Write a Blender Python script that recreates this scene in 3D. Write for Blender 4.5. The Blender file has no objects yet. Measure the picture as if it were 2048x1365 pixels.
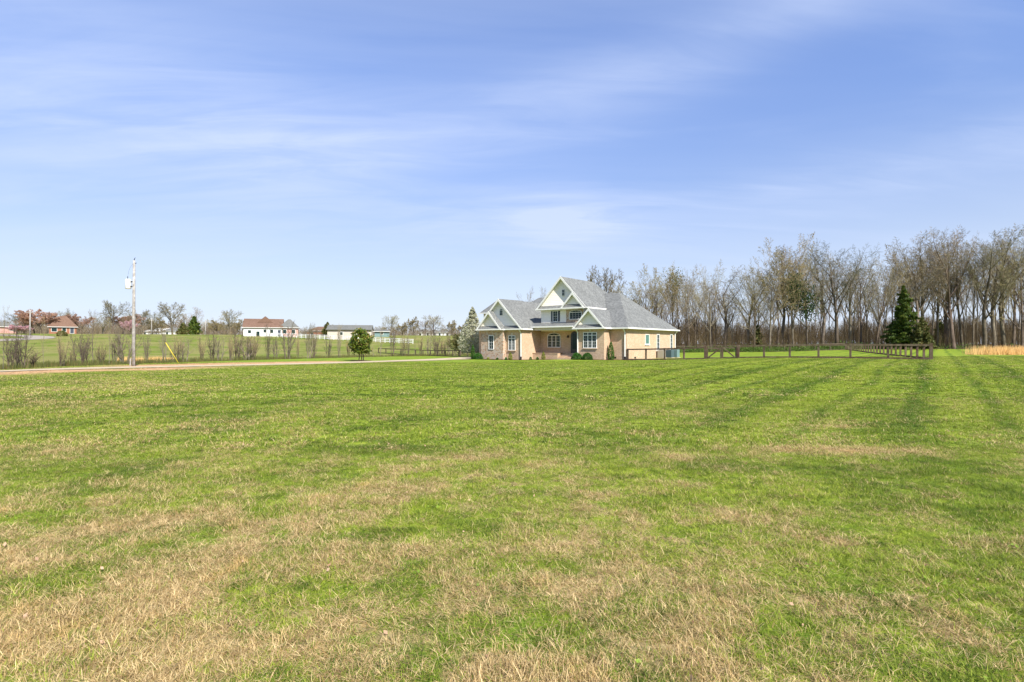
import bpy, math, random
import numpy as np
from mathutils import Vector, Matrix, noise as mnoise

SC = bpy.context.scene
COL = SC.collection
R_ = math.radians

# ------------------------------------------------------------------ camera
EYE = 1.73
FPX = 1087.0          # focal length in pixels of the 2048 px wide photograph
cam_d = bpy.data.cameras.new('camera')
cam = bpy.data.objects.new('camera', cam_d)
COL.objects.link(cam)
cam.location = (0, 0, EYE)
cam.rotation_euler = (R_(90), 0, 0)
cam_d.sensor_width = 36.0
cam_d.lens = 36.0 * FPX / 2048.0
cam_d.shift_y = 5.5 / 2048.0
cam_d.clip_start = 0.05
cam_d.clip_end = 6000
SC.camera = cam

# ------------------------------------------------------------------ light
SUN_EL = 42.0
SH = Vector((0.530, -0.849)).normalized()        # horizontal direction towards the sun
sun_rot = math.atan2(SH.x, SH.y)
world = bpy.data.worlds.new('World')
SC.world = world
world.use_nodes = True
sd = bpy.data.lights.new('sun', 'SUN')
sd.energy = 4.3
sd.angle = R_(0.53)
sd.color = (1.0, 0.96, 0.89)
sun = bpy.data.objects.new('sun', sd)
COL.objects.link(sun)
v = Vector((SH.x * math.cos(R_(SUN_EL)), SH.y * math.cos(R_(SUN_EL)), math.sin(R_(SUN_EL))))
sun.rotation_euler = v.to_track_quat('Z', 'Y').to_euler()
sun.location = (30, -40, 60)

vs = SC.view_settings
vs.view_transform = 'Standard'
vs.look = 'None'
vs.gamma = 1.0
vs.use_curve_mapping = False
vs.exposure = 1.0


class NB:
    """small node-tree builder"""
    def __init__(self, tree):
        self.t = tree
        self.t.nodes.clear()

    def n(self, typ, ins=None, **props):
        nd = self.t.nodes.new(typ)
        for k, val in props.items():
            setattr(nd, k, val)
        for k, val in (ins or {}).items():
            self.set(nd, k, val)
        return nd

    def set(self, nd, k, val):
        sock = nd.inputs[k]
        if isinstance(val, bpy.types.NodeSocket):
            self.t.links.new(val, sock)
        elif isinstance(val, bpy.types.Node):
            self.t.links.new(val.outputs[0], sock)
        else:
            if isinstance(val, (tuple, list)) and sock.type == 'RGBA' and len(val) == 3:
                val = (*val, 1)
            sock.default_value = val

    def m(self, op, a, b=0.0, c=0.0, clamp=False):
        nd = self.n('ShaderNodeMath', {0: a, 1: b, 2: c}, operation=op)
        nd.use_clamp = clamp
        return nd.outputs[0]

    def mix(self, f, a, b, blend='MIX'):
        nd = self.t.nodes.new('ShaderNodeMix')
        nd.data_type = 'RGBA'
        nd.blend_type = blend
        self.set(nd, 0, f)
        self.set(nd, 6, a)
        self.set(nd, 7, b)
        return nd.outputs[2]

    def ramp(self, f, lo, hi, a=0.0, b=1.0):
        nd = self.n('ShaderNodeMapRange', {0: f, 1: lo, 2: hi, 3: a, 4: b})
        nd.interpolation_type = 'SMOOTHSTEP'
        return nd.outputs[0]

    def noise(self, vec, scale, detail=4.0, rough=0.55, dist=0.0):
        nd = self.n('ShaderNodeTexNoise', {'Scale': scale, 'Detail': detail, 'Roughness': rough, 'Distortion': dist})
        if vec is not None:
            self.set(nd, 'Vector', vec)
        return nd.outputs[0]

    def attr(self, name, typ='GEOMETRY'):
        nd = self.n('ShaderNodeAttribute', attribute_name=name, attribute_type=typ)
        return nd.outputs['Fac']


# sky -------------------------------------------------------------
w = NB(world.node_tree)
sky = w.n('ShaderNodeTexSky', sky_type='NISHITA')
sky.sun_disc = False
sky.sun_elevation = R_(SUN_EL)
sky.sun_rotation = sun_rot
sky.altitude = 150
sky.air_density = 1.0
sky.dust_density = 0.6
sky.ozone_density = 2.0
gen = w.n('ShaderNodeTexCoord').outputs['Generated']
sep = w.n('ShaderNodeSeparateXYZ', {0: gen})
zc = w.m('MAXIMUM', sep.outputs[2], 0.03)
px = w.m('DIVIDE', sep.outputs[0], w.m('ADD', zc, 0.12))
py = w.m('DIVIDE', sep.outputs[1], w.m('ADD', zc, 0.12))
pv = w.n('ShaderNodeCombineXYZ', {0: px, 1: py, 2: 0.0}).outputs[0]
mp = w.n('ShaderNodeMapping', {'Vector': pv, 'Rotation': (0, 0, R_(-24)), 'Scale': (0.30, 0.80, 1.0), 'Location': (3.1, 1.7, 0)}).outputs[0]
c1 = w.noise(mp, 1.0, 5.0, 0.42, 0.35)
mp2 = w.n('ShaderNodeMapping', {'Vector': pv, 'Rotation': (0, 0, R_(24)), 'Scale': (0.45, 1.5, 1.0), 'Location': (9.4, 5.2, 0)}).outputs[0]
c2 = w.noise(mp2, 1.5, 7.0, 0.50, 0.6)
c3 = w.noise(w.n('ShaderNodeMapping', {'Vector': pv, 'Rotation': (0, 0, R_(-8)), 'Scale': (0.9, 3.4, 1.0), 'Location': (1.4, 8.2, 0)}).outputs[0], 1.6, 8.0, 0.58, 0.9)


def bank(azimuth, elev, ra, re_, amp, tilt=0.0):
    """a soft bank of cirrus in one part of the sky"""
    u = w.m('SUBTRACT', w.m('ARCTAN2', sep.outputs[0], sep.outputs[1]), R_(azimuth))
    e = w.m('SUBTRACT', w.m('ARCSINE', sep.outputs[2]), w.m('ADD', R_(elev), w.m('MULTIPLY', u, tilt)))
    q_ = w.m('ADD', w.m('POWER', w.m('DIVIDE', w.m('ABSOLUTE', u), R_(ra)), 2.0), w.m('POWER', w.m('DIVIDE', w.m('ABSOLUTE', e), R_(re_)), 2.0))
    return w.m('MULTIPLY', w.m('EXPONENT', w.m('MULTIPLY', q_, -1.0)), amp)


banks = w.m('ADD', bank(-32, 18, 28, 7.5, 0.85, -0.10), w.m('ADD', bank(6, 12.5, 7, 2.6, 1.2), w.m('ADD', bank(2, 23.5, 26, 3.2, 0.50, 0.18), w.m('ADD', bank(30, 14, 30, 3.0, 0.5, 0.1), bank(28, 29, 20, 3.0, 0.22, 0.35)))))
banks = w.m('MULTIPLY', banks, w.m('ADD', w.ramp(c3, 0.25, 0.75, 0.22, 0.62), w.ramp(c2, 0.4, 0.7, 0.0, 0.15)))
cl = w.m('ADD', w.ramp(c1, 0.36, 0.74, 0.24, 0.46), w.m('ADD', w.ramp(c2, 0.46, 0.78, 0.0, 0.22), banks), clamp=True)
low = w.ramp(sep.outputs[2], 0.46, 0.0, 0.0, 0.80)       # thin milky air towards the horizon
low = w.m('MULTIPLY', low, low)
tint = w.mix(1.0, sky.outputs[0], w.mix(w.ramp(sep.outputs[2], 0.04, 0.50), (0.80, 0.86, 1.12), (0.80, 1.15, 1.85)), 'MULTIPLY')
tint = w.mix(1.0, tint, (1.06, 1.06, 1.0), 'MULTIPLY')
base = w.mix(low, tint, (7.5, 8.1, 8.95))
skyc = w.mix(w.m('MULTIPLY', cl, 0.80), base, (6.0, 6.9, 9.1))
bg = w.n('ShaderNodeBackground', {'Color': skyc, 'Strength': 0.0605})
wo = w.n('ShaderNodeOutputWorld', {'Surface': bg.outputs[0]})


# ------------------------------------------------------------------ helpers
def tag(o, label=None, cat=None, group=None, kind=None):
    if label: o['label'] = label
    if cat: o['category'] = cat
    if group: o['group'] = group
    if kind: o['kind'] = kind
    return o


def empty(name, loc=(0, 0, 0), rz=0.0, label=None, cat=None, group=None):
    o = bpy.data.objects.new(name, None)
    o.empty_display_size = 0.3
    o.location = loc
    o.rotation_euler = (0, 0, rz)
    COL.objects.link(o)
    return tag(o, label, cat, group)


class MB:
    def __init__(self):
        self.v = []
        self.f = []

    def add(self, vs_, fs):
        o = len(self.v)
        self.v.extend([tuple(p) for p in vs_])
        self.f.extend([tuple(i + o for i in f) for f in fs])

    def box(self, x0, x1, y0, y1, z0, z1):
        x0, x1 = min(x0, x1), max(x0, x1); y0, y1 = min(y0, y1), max(y0, y1); z0, z1 = min(z0, z1), max(z0, z1)
        self.add([(x0, y0, z0), (x1, y0, z0), (x1, y1, z0), (x0, y1, z0), (x0, y0, z1), (x1, y0, z1), (x1, y1, z1), (x0, y1, z1)],
                 [(0, 3, 2, 1), (4, 5, 6, 7), (0, 1, 5, 4), (1, 2, 6, 5), (2, 3, 7, 6), (3, 0, 4, 7)])

    def prism_y(self, poly, y0, y1):
        """poly: (x, z) counter-clockwise seen from -y"""
        n = len(poly)
        self.add([(x, y0, z) for x, z in poly] + [(x, y1, z) for x, z in poly],
                 [tuple(range(n)), tuple(range(2 * n - 1, n - 1, -1))] + [(i, i + n, (i + 1) % n + n, (i + 1) % n) for i in range(n)])

    def slab(self, poly, t=0.1):
        n = len(poly)
        self.add(list(poly) + [(p[0], p[1], p[2] - t) for p in poly],
                 [tuple(range(n)), tuple(range(2 * n - 1, n - 1, -1))] + [(i, i + n, (i + 1) % n + n, (i + 1) % n) for i in range(n)])

    def bar(self, a, b, w_, h_):
        a = Vector(a); b = Vector(b)
        d = (b - a).normalized()
        up = Vector((0, 0, 1)) if abs(d.z) < 0.95 else Vector((0, 1, 0))
        s = d.cross(up).normalized() * (w_ / 2)
        u = s.cross(d).normalized() * (h_ / 2)
        vv = [p + q for p in (a, b) for q in (-s - u, s - u, s + u, -s + u)]
        self.add(vv, [(0, 1, 2, 3), (7, 6, 5, 4), (0, 4, 5, 1), (1, 5, 6, 2), (2, 6, 7, 3), (3, 7, 4, 0)])

    def tube(self, pts, rad, n=6, cap=True):
        pts = [Vector(p) for p in pts]
        k = len(pts)
        o = len(self.v)
        for i, p in enumerate(pts):
            d = (pts[min(i + 1, k - 1)] - pts[max(i - 1, 0)])
            if d.length < 1e-6: d = Vector((0, 0, 1))
            d.normalize()
            a = Vector((1, 0, 0)) if abs(d.x) < 0.8 else Vector((0, 1, 0))
            s = d.cross(a).normalized()
            u = d.cross(s)
            r = rad[i] if hasattr(rad, '__len__') else rad
            for j in range(n):
                t = 2 * math.pi * j / n
                q = p + s * (r * math.cos(t)) + u * (r * math.sin(t))
                self.v.append((q.x, q.y, q.z))
        for i in range(k - 1):
            for j in range(n):
                a0 = o + i * n + j; a1 = o + i * n + (j + 1) % n
                self.f.append((a0, a1, a1 + n, a0 + n))
        if cap:
            self.f.append(tuple(o + j for j in range(n - 1, -1, -1)))
            self.f.append(tuple(o + (k - 1) * n + j for j in range(n)))

    def mesh(self, name, mat, smooth=False):
        me = bpy.data.meshes.new(name)
        me.from_pydata(self.v, [], self.f)
        if mat: me.materials.append(mat)
        if smooth:
            me.polygons.foreach_set('use_smooth', [True] * len(me.polygons))
        me.update()
        return me

    def build(self, name, mat, parent=None, smooth=False, bevel=0.0):
        o = bpy.data.objects.new(name, self.mesh(name, mat, smooth))
        COL.objects.link(o)
        if parent: o.parent = parent
        if bevel:
            b = o.modifiers.new('bevel', 'BEVEL'); b.width = bevel; b.segments = 2; b.limit_method = 'ANGLE'
        return o


def np_mesh(name, verts, faces, mat, attrs=None, smooth=False):
    """verts (N,3) faces (M,k) arrays"""
    me = bpy.data.meshes.new(name)
    verts = np.asarray(verts, dtype=np.float32); faces = np.asarray(faces, dtype=np.int32)
    k = faces.shape[1]
    me.vertices.add(len(verts)); me.vertices.foreach_set('co', verts.ravel())
    me.loops.add(faces.size); me.loops.foreach_set('vertex_index', faces.ravel())
    me.polygons.add(len(faces))
    me.polygons.foreach_set('loop_start', np.arange(0, faces.size, k, dtype=np.int32))
    me.polygons.foreach_set('loop_total', np.full(len(faces), k, dtype=np.int32))
    for nm, arr in (attrs or {}).items():
        a = me.attributes.new(nm, 'FLOAT', 'POINT')
        a.data.foreach_set('value', np.asarray(arr, dtype=np.float32))
    if mat: me.materials.append(mat)
    if smooth: me.polygons.foreach_set('use_smooth', np.ones(len(faces), dtype=bool))
    me.update(calc_edges=True)
    return me


def copy_thing(root, loc, rz=0.0, scale=(1, 1, 1), label=None, cat=None, group=None):
    r = root.copy()
    COL.objects.link(r)
    r.location = loc
    r.rotation_euler = (0, 0, rz)
    r.scale = scale
    tag(r, label, cat, group)
    for ch in KIDS.get(root.name, []):
        c = ch.copy(); COL.objects.link(c); c.parent = r
        for g in KIDS.get(ch.name, []):
            d = g.copy(); COL.objects.link(d); d.parent = c
    return r


KIDS = {}
def kid(parent, ch):
    KIDS.setdefault(parent.name, []).append(ch)
    return ch


def ss(x, a, b):
    t = np.clip((np.asarray(x, dtype=float) - a) / (b - a), 0, 1)
    return t * t * (3 - 2 * t)


def vnoise(X, Y, seed=0):
    xi = np.floor(X).astype(np.int64); yi = np.floor(Y).astype(np.int64)
    xf = X - xi; yf = Y - yi
    def h(a, b):
        n = (a * 374761393 + b * 668265263 + seed * 982451653) & 0xffffffff
        n = ((n ^ (n >> 13)) * 1274126177) & 0xffffffff
        return ((n ^ (n >> 16)) & 0xffff) / 65535.0
    u = xf * xf * (3 - 2 * xf); v_ = yf * yf * (3 - 2 * yf)
    return (h(xi, yi) * (1 - u) + h(xi + 1, yi) * u) * (1 - v_) + (h(xi, yi + 1) * (1 - u) + h(xi + 1, yi + 1) * u) * v_


def fbm(X, Y, scale, seed=0, octv=4):
    s = 0; a = 1; t = 0
    for k in range(octv):
        s = s + a * vnoise(X / scale * 2 ** k + 17.3 * k, Y / scale * 2 ** k - 9.1 * k, seed + k)
        t += a; a *= 0.55
    return s / t


# ------------------------------------------------------------------ terrain shape
UX, UY = math.cos(R_(38)), -math.sin(R_(38))     # direction of the house front
VX, VY = math.sin(R_(38)), math.cos(R_(38))
HX, HY = 12.22, 58.0                             # front right corner of the house


def ground(X, Y):
    X = np.asarray(X, dtype=float); Y = np.asarray(Y, dtype=float)
    az = X / np.maximum(Y, 1.0)
    s = X * UX + Y * UY
    g = 0.5 * ss(s, -27, -8) * ss(Y, 14, 38)
    g = g + 0.25 * ss(Y, 66, 108) * ss(az, 0.1, 0.3)
    g = g - 0.12 * ss(-s, 30, 38) * ss(Y, 35, 55)
    L = ss(-az, -0.01, 0.10)
    Y0 = np.interp(az, [-0.94, -0.5, -0.25, -0.1], [55, 80, 95, 100])
    g = g - 0.32 * ss(Y, Y0 - 25, Y0 - 5) * L
    g = g + 5.6 * ss(Y, Y0, Y0 + 130) * L
    g = g + 0.05 * (fbm(X, Y, 9.0, 3, 3) - 0.5) * ss(np.hypot(X, Y), 3, 30)
    return g


def gz(x, y):
    return float(ground(np.array([x]), np.array([y]))[0])


def at(pxx, Y):
    """world x, y on the line of sight through photo column pxx at depth Y, on the ground"""
    X = (pxx - 1024) / FPX * Y
    return X, Y, gz(X, Y)


DRIVE = [(-75, -6), (-60, 10), (-46, 22.5), (-33, 34.6), (-21.4, 46.3), (-13.6, 56.2), (-7.5, 65.0), (-3.5, 72.5), (1.5, 79.0)]
DRW = [3.4, 3.4, 3.4, 3.4, 3.4, 3.4, 4.6, 6.0, 6.0]


def resample(P, Wd, step=1.0):
    out = []
    P = [np.array(p, float) for p in P]
    for i in range(len(P) - 1):
        p0 = P[max(i - 1, 0)]; p1 = P[i]; p2 = P[i + 1]; p3 = P[min(i + 2, len(P) - 1)]
        k = max(2, int(np.linalg.norm(p2 - p1) / step))
        for j in range(k):
            t = j / k
            q = 0.5 * ((2 * p1) + (-p0 + p2) * t + (2 * p0 - 5 * p1 + 4 * p2 - p3) * t * t + (-p0 + 3 * p1 - 3 * p2 + p3) * t ** 3)
            out.append((q[0], q[1], Wd[i] * (1 - t) + Wd[i + 1] * t))
    out.append((P[-1][0], P[-1][1], Wd[-1]))
    return np.array(out)


DR = resample(DRIVE, DRW)


def drive_signed(X, Y):
    """signed distance to the drive (positive on the far side) and parameter along it"""
    X = np.asarray(X, float); Y = np.asarray(Y, float)
    best = np.full(X.shape, 1e9); sg = np.zeros(X.shape); wd = np.zeros(X.shape); ax = np.zeros(X.shape)
    for i in range(0, len(DR) - 1, 2):
        j = min(i + 2, len(DR) - 1)
        a = DR[i]; b = DR[j]
        dx, dy = b[0] - a[0], b[1] - a[1]
        L2 = dx * dx + dy * dy
        t = np.clip(((X - a[0]) * dx + (Y - a[1]) * dy) / L2, 0, 1)
        qx = a[0] + t * dx; qy = a[1] + t * dy
        d = np.hypot(X - qx, Y - qy)
        side = np.sign(dx * (Y - a[1]) - dy * (X - a[0]))
        m_ = d < best
        best = np.where(m_, d, best); sg = np.where(m_, side, sg); wd = np.where(m_, a[2], wd); ax = np.where(m_, qx, ax)
    return best * sg, wd, ax


def ell(X, Y, cx, cy, rx, ry, ang=0.0):
    c, s_ = math.cos(ang), math.sin(ang)
    u = ((X - cx) * c + (Y - cy) * s_) / rx; v_ = (-(X - cx) * s_ + (Y - cy) * c) / ry
    return np.exp(-(u * u + v_ * v_))


def masks(X, Y):
    X = np.asarray(X, float); Y = np.asarray(Y, float)
    r = np.hypot(X, Y)
    az = X / np.maximum(Y, 1.0)
    dry = np.interp(r, [0, 3.2, 5, 7, 10, 15, 24, 45, 90], [0.50, 0.48, 0.38, 0.26, 0.17, 0.13, 0.09, 0.06, 0.04])
    n1 = fbm(X, Y, 2.2, 11, 4) - 0.5
    n2 = fbm(X, Y, 0.55, 23, 3) - 0.5
    n5 = fbm(X, Y, 0.24, 29, 2) - 0.5
    n3 = fbm(X, Y, 7.0, 31, 3) - 0.5
    n4 = fbm(X * 0.35, Y, 1.0, 37, 3) - 0.5
    dry = dry + (n1 * 0.45 + n2 * 1.1 + n5 * 1.7) * np.interp(r, [0, 8, 30], [1.0, 0.75, 0.16]) + n3 * np.interp(r, [0, 12, 60], [0.12, 0.3, 0.3])
    dry = dry + 0.55 * n4 * ss(r, 7, 16)
    dry = dry + 0.16 * ss(-X, 0.2, 4.0) * (1 - ss(r, 6, 10)) - 0.08 * ss(X, 0.8, 4.0) * (1 - ss(r, 6, 10))
    dry = dry + 0.22 * ss(-X, 4, 16) * ss(Y, 8, 16) * (1 - ss(Y, 28, 40))
    dry = dry + 1.0 * ell(X, Y, 5.3, 8.75, 1.25, 0.38, 0.0) + 0.7 * ell(X, Y, 6.6, 11.3, 0.5, 0.25) - 0.35 * ell(X, Y, 5.6, 6.4, 1.6, 1.0)
    dry = dry + 0.18 * ell(X, Y, 0.7, 3.9, 0.8, 0.45) + 0.18 * ell(X, Y, -1.1, 6.8, 1.5, 0.5, 0.1)
    d, wd, ax = drive_signed(X, Y)
    e = d + 2.2 * (fbm(X, Y, 3.0, 41, 4) - 0.5) * 2
    soil = ss(e, 1.2, 1.8) * (1 - ss(e, 6.0, 8.5)) * ss(ax, -31, -25) * (1 - ss(ax, -17, -12.5))
    soil2 = ss(-e, 1.4, 2.2) * (1 - ss(-e, 4.0, 7.5)) * (1 - ss(ax, -29, -20)) * ss(ax, -60, -50)
    soil3 = 0.45 * ss(e, 1.4, 2.4) * (1 - ss(e, 2.5, 4.5)) * ss(ax, -36, -30) * (1 - ss(ax, -28, -25))
    dipc = ell(X, Y, -41.5, 63.5, 5.0, 2.6, 0.5)
    soil = np.clip(soil + soil2 + soil3 + 0.9 * dipc * ss(fbm(X, Y, 2.5, 43, 3), 0.3, 0.5), 0, 1)
    dry = dry + 0.6 * np.exp(-(np.abs(d) - wd / 2) ** 2 / 0.8) * (Y > 10)
    Y0 = np.interp(az, [-0.94, -0.5, -0.25, -0.1], [42, 68, 88, 98])
    field = ss(Y, Y0, Y0 + 6) * ss(-az, 0.0, 0.06)
    woods = ss(Y + 6 * (fbm(X, Y, 9.0, 51, 3) - 0.5), 98, 104) * ss(az, 0.07, 0.12)
    fr = ss(az, 0.83, 0.86) * ss(Y, 58, 64)
    return np.clip(dry, 0, 1), soil, field, woods, fr


# ------------------------------------------------------------------ materials
def newmat(name):
    m_ = bpy.data.materials.new(name)
    m_.use_nodes = True
    return m_, NB(m_.node_tree)


def pbr(name, col, rough=0.8, var=0.0, scale=3.0, spec=0.3, metal=0.0, bump=0.0, bscale=30.0, col2=None, objvar=0.0):
    m_, b = newmat(name)
    tc = b.n('ShaderNodeTexCoord').outputs['Object']
    c = b.n('ShaderNodeRGB').outputs[0]
    c.default_value = (*col, 1)
    out = c
    if var or col2:
        nz = b.noise(tc, scale, 5.0, 0.6)
        f = b.ramp(nz, 0.32, 0.68)
        c2 = col2 if col2 else tuple(x * (1 - var) for x in col)
        out = b.mix(f, out, c2)
    if objvar:
        rn = b.n('ShaderNodeObjectInfo').outputs['Random']
        hs = b.n('ShaderNodeHueSaturation', {'Hue': b.m('ADD', 0.5, b.m('MULTIPLY', b.m('SUBTRACT', rn, 0.5), objvar * 0.10)),
                                            'Value': b.m('ADD', 1 - objvar / 2, b.m('MULTIPLY', b.m('FRACT', b.m('MULTIPLY', rn, 7.31)), objvar)),
                                            'Color': out})
        out = hs.outputs[0]
    ins = {'Base Color': out, 'Roughness': rough, 'Metallic': metal, 'Specular IOR Level': spec}
    if bump:
        bp = b.n('ShaderNodeBump', {'Strength': bump, 'Height': b.noise(tc, bscale, 3.0)})
        ins['Normal'] = bp.outputs[0]
    p = b.n('ShaderNodeBsdfPrincipled', ins)
    b.n('ShaderNodeOutputMaterial', {'Surface': p.outputs[0]})
    return m_


def leafmat(name, c1, c2, trans=0.25, c3=None, rough=0.6, spec=0.25):
    m_, b = newmat(name)
    geo = b.n('ShaderNodeNewGeometry')
    rn = geo.outputs['Random Per Island']
    tc = b.n('ShaderNodeTexCoord').outputs['Object']
    orn = b.n('ShaderNodeObjectInfo').outputs['Random']
    f = b.m('ADD', b.m('MULTIPLY', rn, 0.7), b.m('MULTIPLY', b.noise(tc, 1.3, 3.0), 0.3))
    c = b.mix(f, c1, c2)
    if c3:
        c = b.mix(b.m('GREATER_THAN', b.m('FRACT', b.m('MULTIPLY', rn, 13.7)), 0.86), c, c3)
    c = b.n('ShaderNodeHueSaturation', {'Value': b.m('ADD', 0.85, b.m('MULTIPLY', orn, 0.3)), 'Color': c}).outputs[0]
    p = b.n('ShaderNodeBsdfPrincipled', {'Base Color': c, 'Roughness': rough, 'Specular IOR Level': spec})
    t = b.n('ShaderNodeBsdfTranslucent', {'Color': c})
    mx = b.n('ShaderNodeMixShader', {0: trans, 1: p.outputs[0], 2: t.outputs[0]})
    b.n('ShaderNodeOutputMaterial', {'Surface': mx.outputs[0]})
    return m_


def stripe_nodes(b, pos):
    """mower tracks running parallel to the house side wall: returns 0..1 (1 = dark track)"""
    sp = b.n('ShaderNodeSeparateXYZ', {0: pos})
    x, y = sp.outputs[0], sp.outputs[1]
    s = b.m('ADD', b.m('MULTIPLY', x, UX), b.m('MULTIPLY', y, UY))
    wob = b.m('MULTIPLY', b.m('SUBTRACT', b.noise(pos, 0.16, 2.0), 0.5), 0.9)
    ph = b.m('ADD', b.m('DIVIDE', b.m('ADD', s, wob), 1.72), 0.30)
    tri = b.m('ABSOLUTE', b.m('SUBTRACT', b.m('MULTIPLY', b.m('FRACT', ph), 2.0), 1.0))
    dark = b.ramp(tri, 0.58, 0.97)
    # fades to the left and near the camera, breaks up with noise
    fade = b.ramp(b.m('DIVIDE', x, b.m('MAXIMUM', y, 1.0)), 0.0, 0.45)
    fade = b.m('MULTIPLY', fade, b.ramp(y, 6.0, 13.0))
    brk = b.ramp(b.noise(pos, 0.35, 3.0), 0.30, 0.6, 0.35, 1.0)
    broad = b.ramp(b.m('SINE', b.m('MULTIPLY', b.m('ADD', s, wob), 1.826)), -0.3, 0.3)   # up / down passes
    return b.m('MULTIPLY', b.m('MULTIPLY', dark, fade), brk), b.m('MULTIPLY', broad, fade)


GREEN_D = (0.072, 0.120, 0.018)
GREEN_M = (0.155, 0.228, 0.018)
GREEN_L = (0.280, 0.335, 0.030)
TAN_D = (0.190, 0.125, 0.055)
TAN_L = (0.430, 0.310, 0.165)
BG_D = (0.055, 0.098, 0.009)
BG_M = (0.180, 0.262, 0.020)
BG_L = (0.390, 0.445, 0.050)


def ground_material():
    m_, b = newmat('lawn_and_field')
    pos = b.n('ShaderNodeNewGeometry').outputs['Position']
    dry = b.attr('dry'); soil = b.attr('soil'); field = b.attr('field'); woods = b.attr('woods'); fr = b.attr('fallow')
    fine = b.noise(pos, 9.0, 6.0, 0.7)
    mid = b.noise(pos, 1.7, 5.0, 0.65)
    big = b.noise(pos, 0.22, 4.0, 0.6)
    mp = b.n('ShaderNodeMapping', {'Vector': pos, 'Scale': (0.35, 1.0, 1.0)}).outputs[0]
    streak = b.noise(mp, 2.6, 6.0, 0.7)
    g = b.mix(b.ramp(fine, 0.33, 0.66), GREEN_D, GREEN_M)
    g = b.mix(b.ramp(b.m('ADD', b.m('MULTIPLY', mid, 0.5), b.m('MULTIPLY', streak, 0.5)), 0.40, 0.62), g, GREEN_L)
    g = b.mix(b.ramp(big, 0.35, 0.68, 0.0, 0.35), g, GREEN_M)
    trk, broad = stripe_nodes(b, pos)
    strk = b.noise(b.n('ShaderNodeMapping', {'Vector': pos, 'Scale': (0.32, 1.0, 1.0)}).outputs[0], 0.75, 5.0, 0.65)
    g = b.mix(b.ramp(strk, 0.50, 0.70, 0.0, 0.6), g, GREEN_D)
    g = b.mix(b.m('MULTIPLY', broad, 0.35), g, (0.25, 0.30, 0.030))
    g = b.mix(b.m('MULTIPLY', trk, 0.75), g, (0.058, 0.112, 0.012))
    t = b.mix(b.ramp(b.noise(pos, 14.0, 5.0, 0.7), 0.35, 0.65), TAN_D, TAN_L)
    dn = b.m('ADD', dry, b.m('MULTIPLY', b.m('SUBTRACT', b.m('ADD', b.m('MULTIPLY', fine, 0.5), b.m('MULTIPLY', streak, 0.5)), 0.5), 1.5))
    col = b.mix(b.ramp(dn, 0.28, 0.66, 0.0, 0.85), g, t)
    # pasture
    fg = b.mix(b.ramp(b.noise(pos, 0.5, 6.0, 0.7), 0.36, 0.6), (0.095, 0.118, 0.018), (0.165, 0.215, 0.026))
    fg = b.mix(b.ramp(b.noise(pos, 0.11, 7.0, 0.72), 0.40, 0.58, 0.0, 0.85), fg, (0.255, 0.225, 0.075))
    fg = b.mix(b.ramp(fine, 0.35, 0.7, 0.0, 0.3), fg, (0.05, 0.075, 0.015))
    col = b.mix(field, col, fg)
    fw = b.mix(b.ramp(mid, 0.35, 0.65), (0.16, 0.16, 0.05), (0.27, 0.20, 0.09))
    col = b.mix(b.m('MULTIPLY', fr, 0.6), col, fw)
    so = b.mix(b.ramp(b.noise(pos, 3.0, 6.0, 0.7), 0.35, 0.65), (0.40, 0.215, 0.10), (0.52, 0.34, 0.185))
    col = b.mix(b.ramp(b.m('ADD', soil, b.m('MULTIPLY', b.m('SUBTRACT', fine, 0.5), 0.9)), 0.25, 0.75), col, so)
    lf = b.mix(b.ramp(b.noise(pos, 2.2, 5.0, 0.7), 0.35, 0.65), (0.075, 0.050, 0.028), (0.15, 0.10, 0.055))
    col = b.mix(woods, col, lf)
    bp = b.n('ShaderNodeBump', {'Strength': 0.5, 'Distance': 0.06, 'Height': b.m('ADD', fine, mid)})
    p = b.n('ShaderNodeBsdfPrincipled', {'Base Color': col, 'Roughness': 0.95, 'Specular IOR Level': 0.08, 'Normal': bp.outputs[0]})
    b.n('ShaderNodeOutputMaterial', {'Surface': p.outputs[0]})
    return m_


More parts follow.
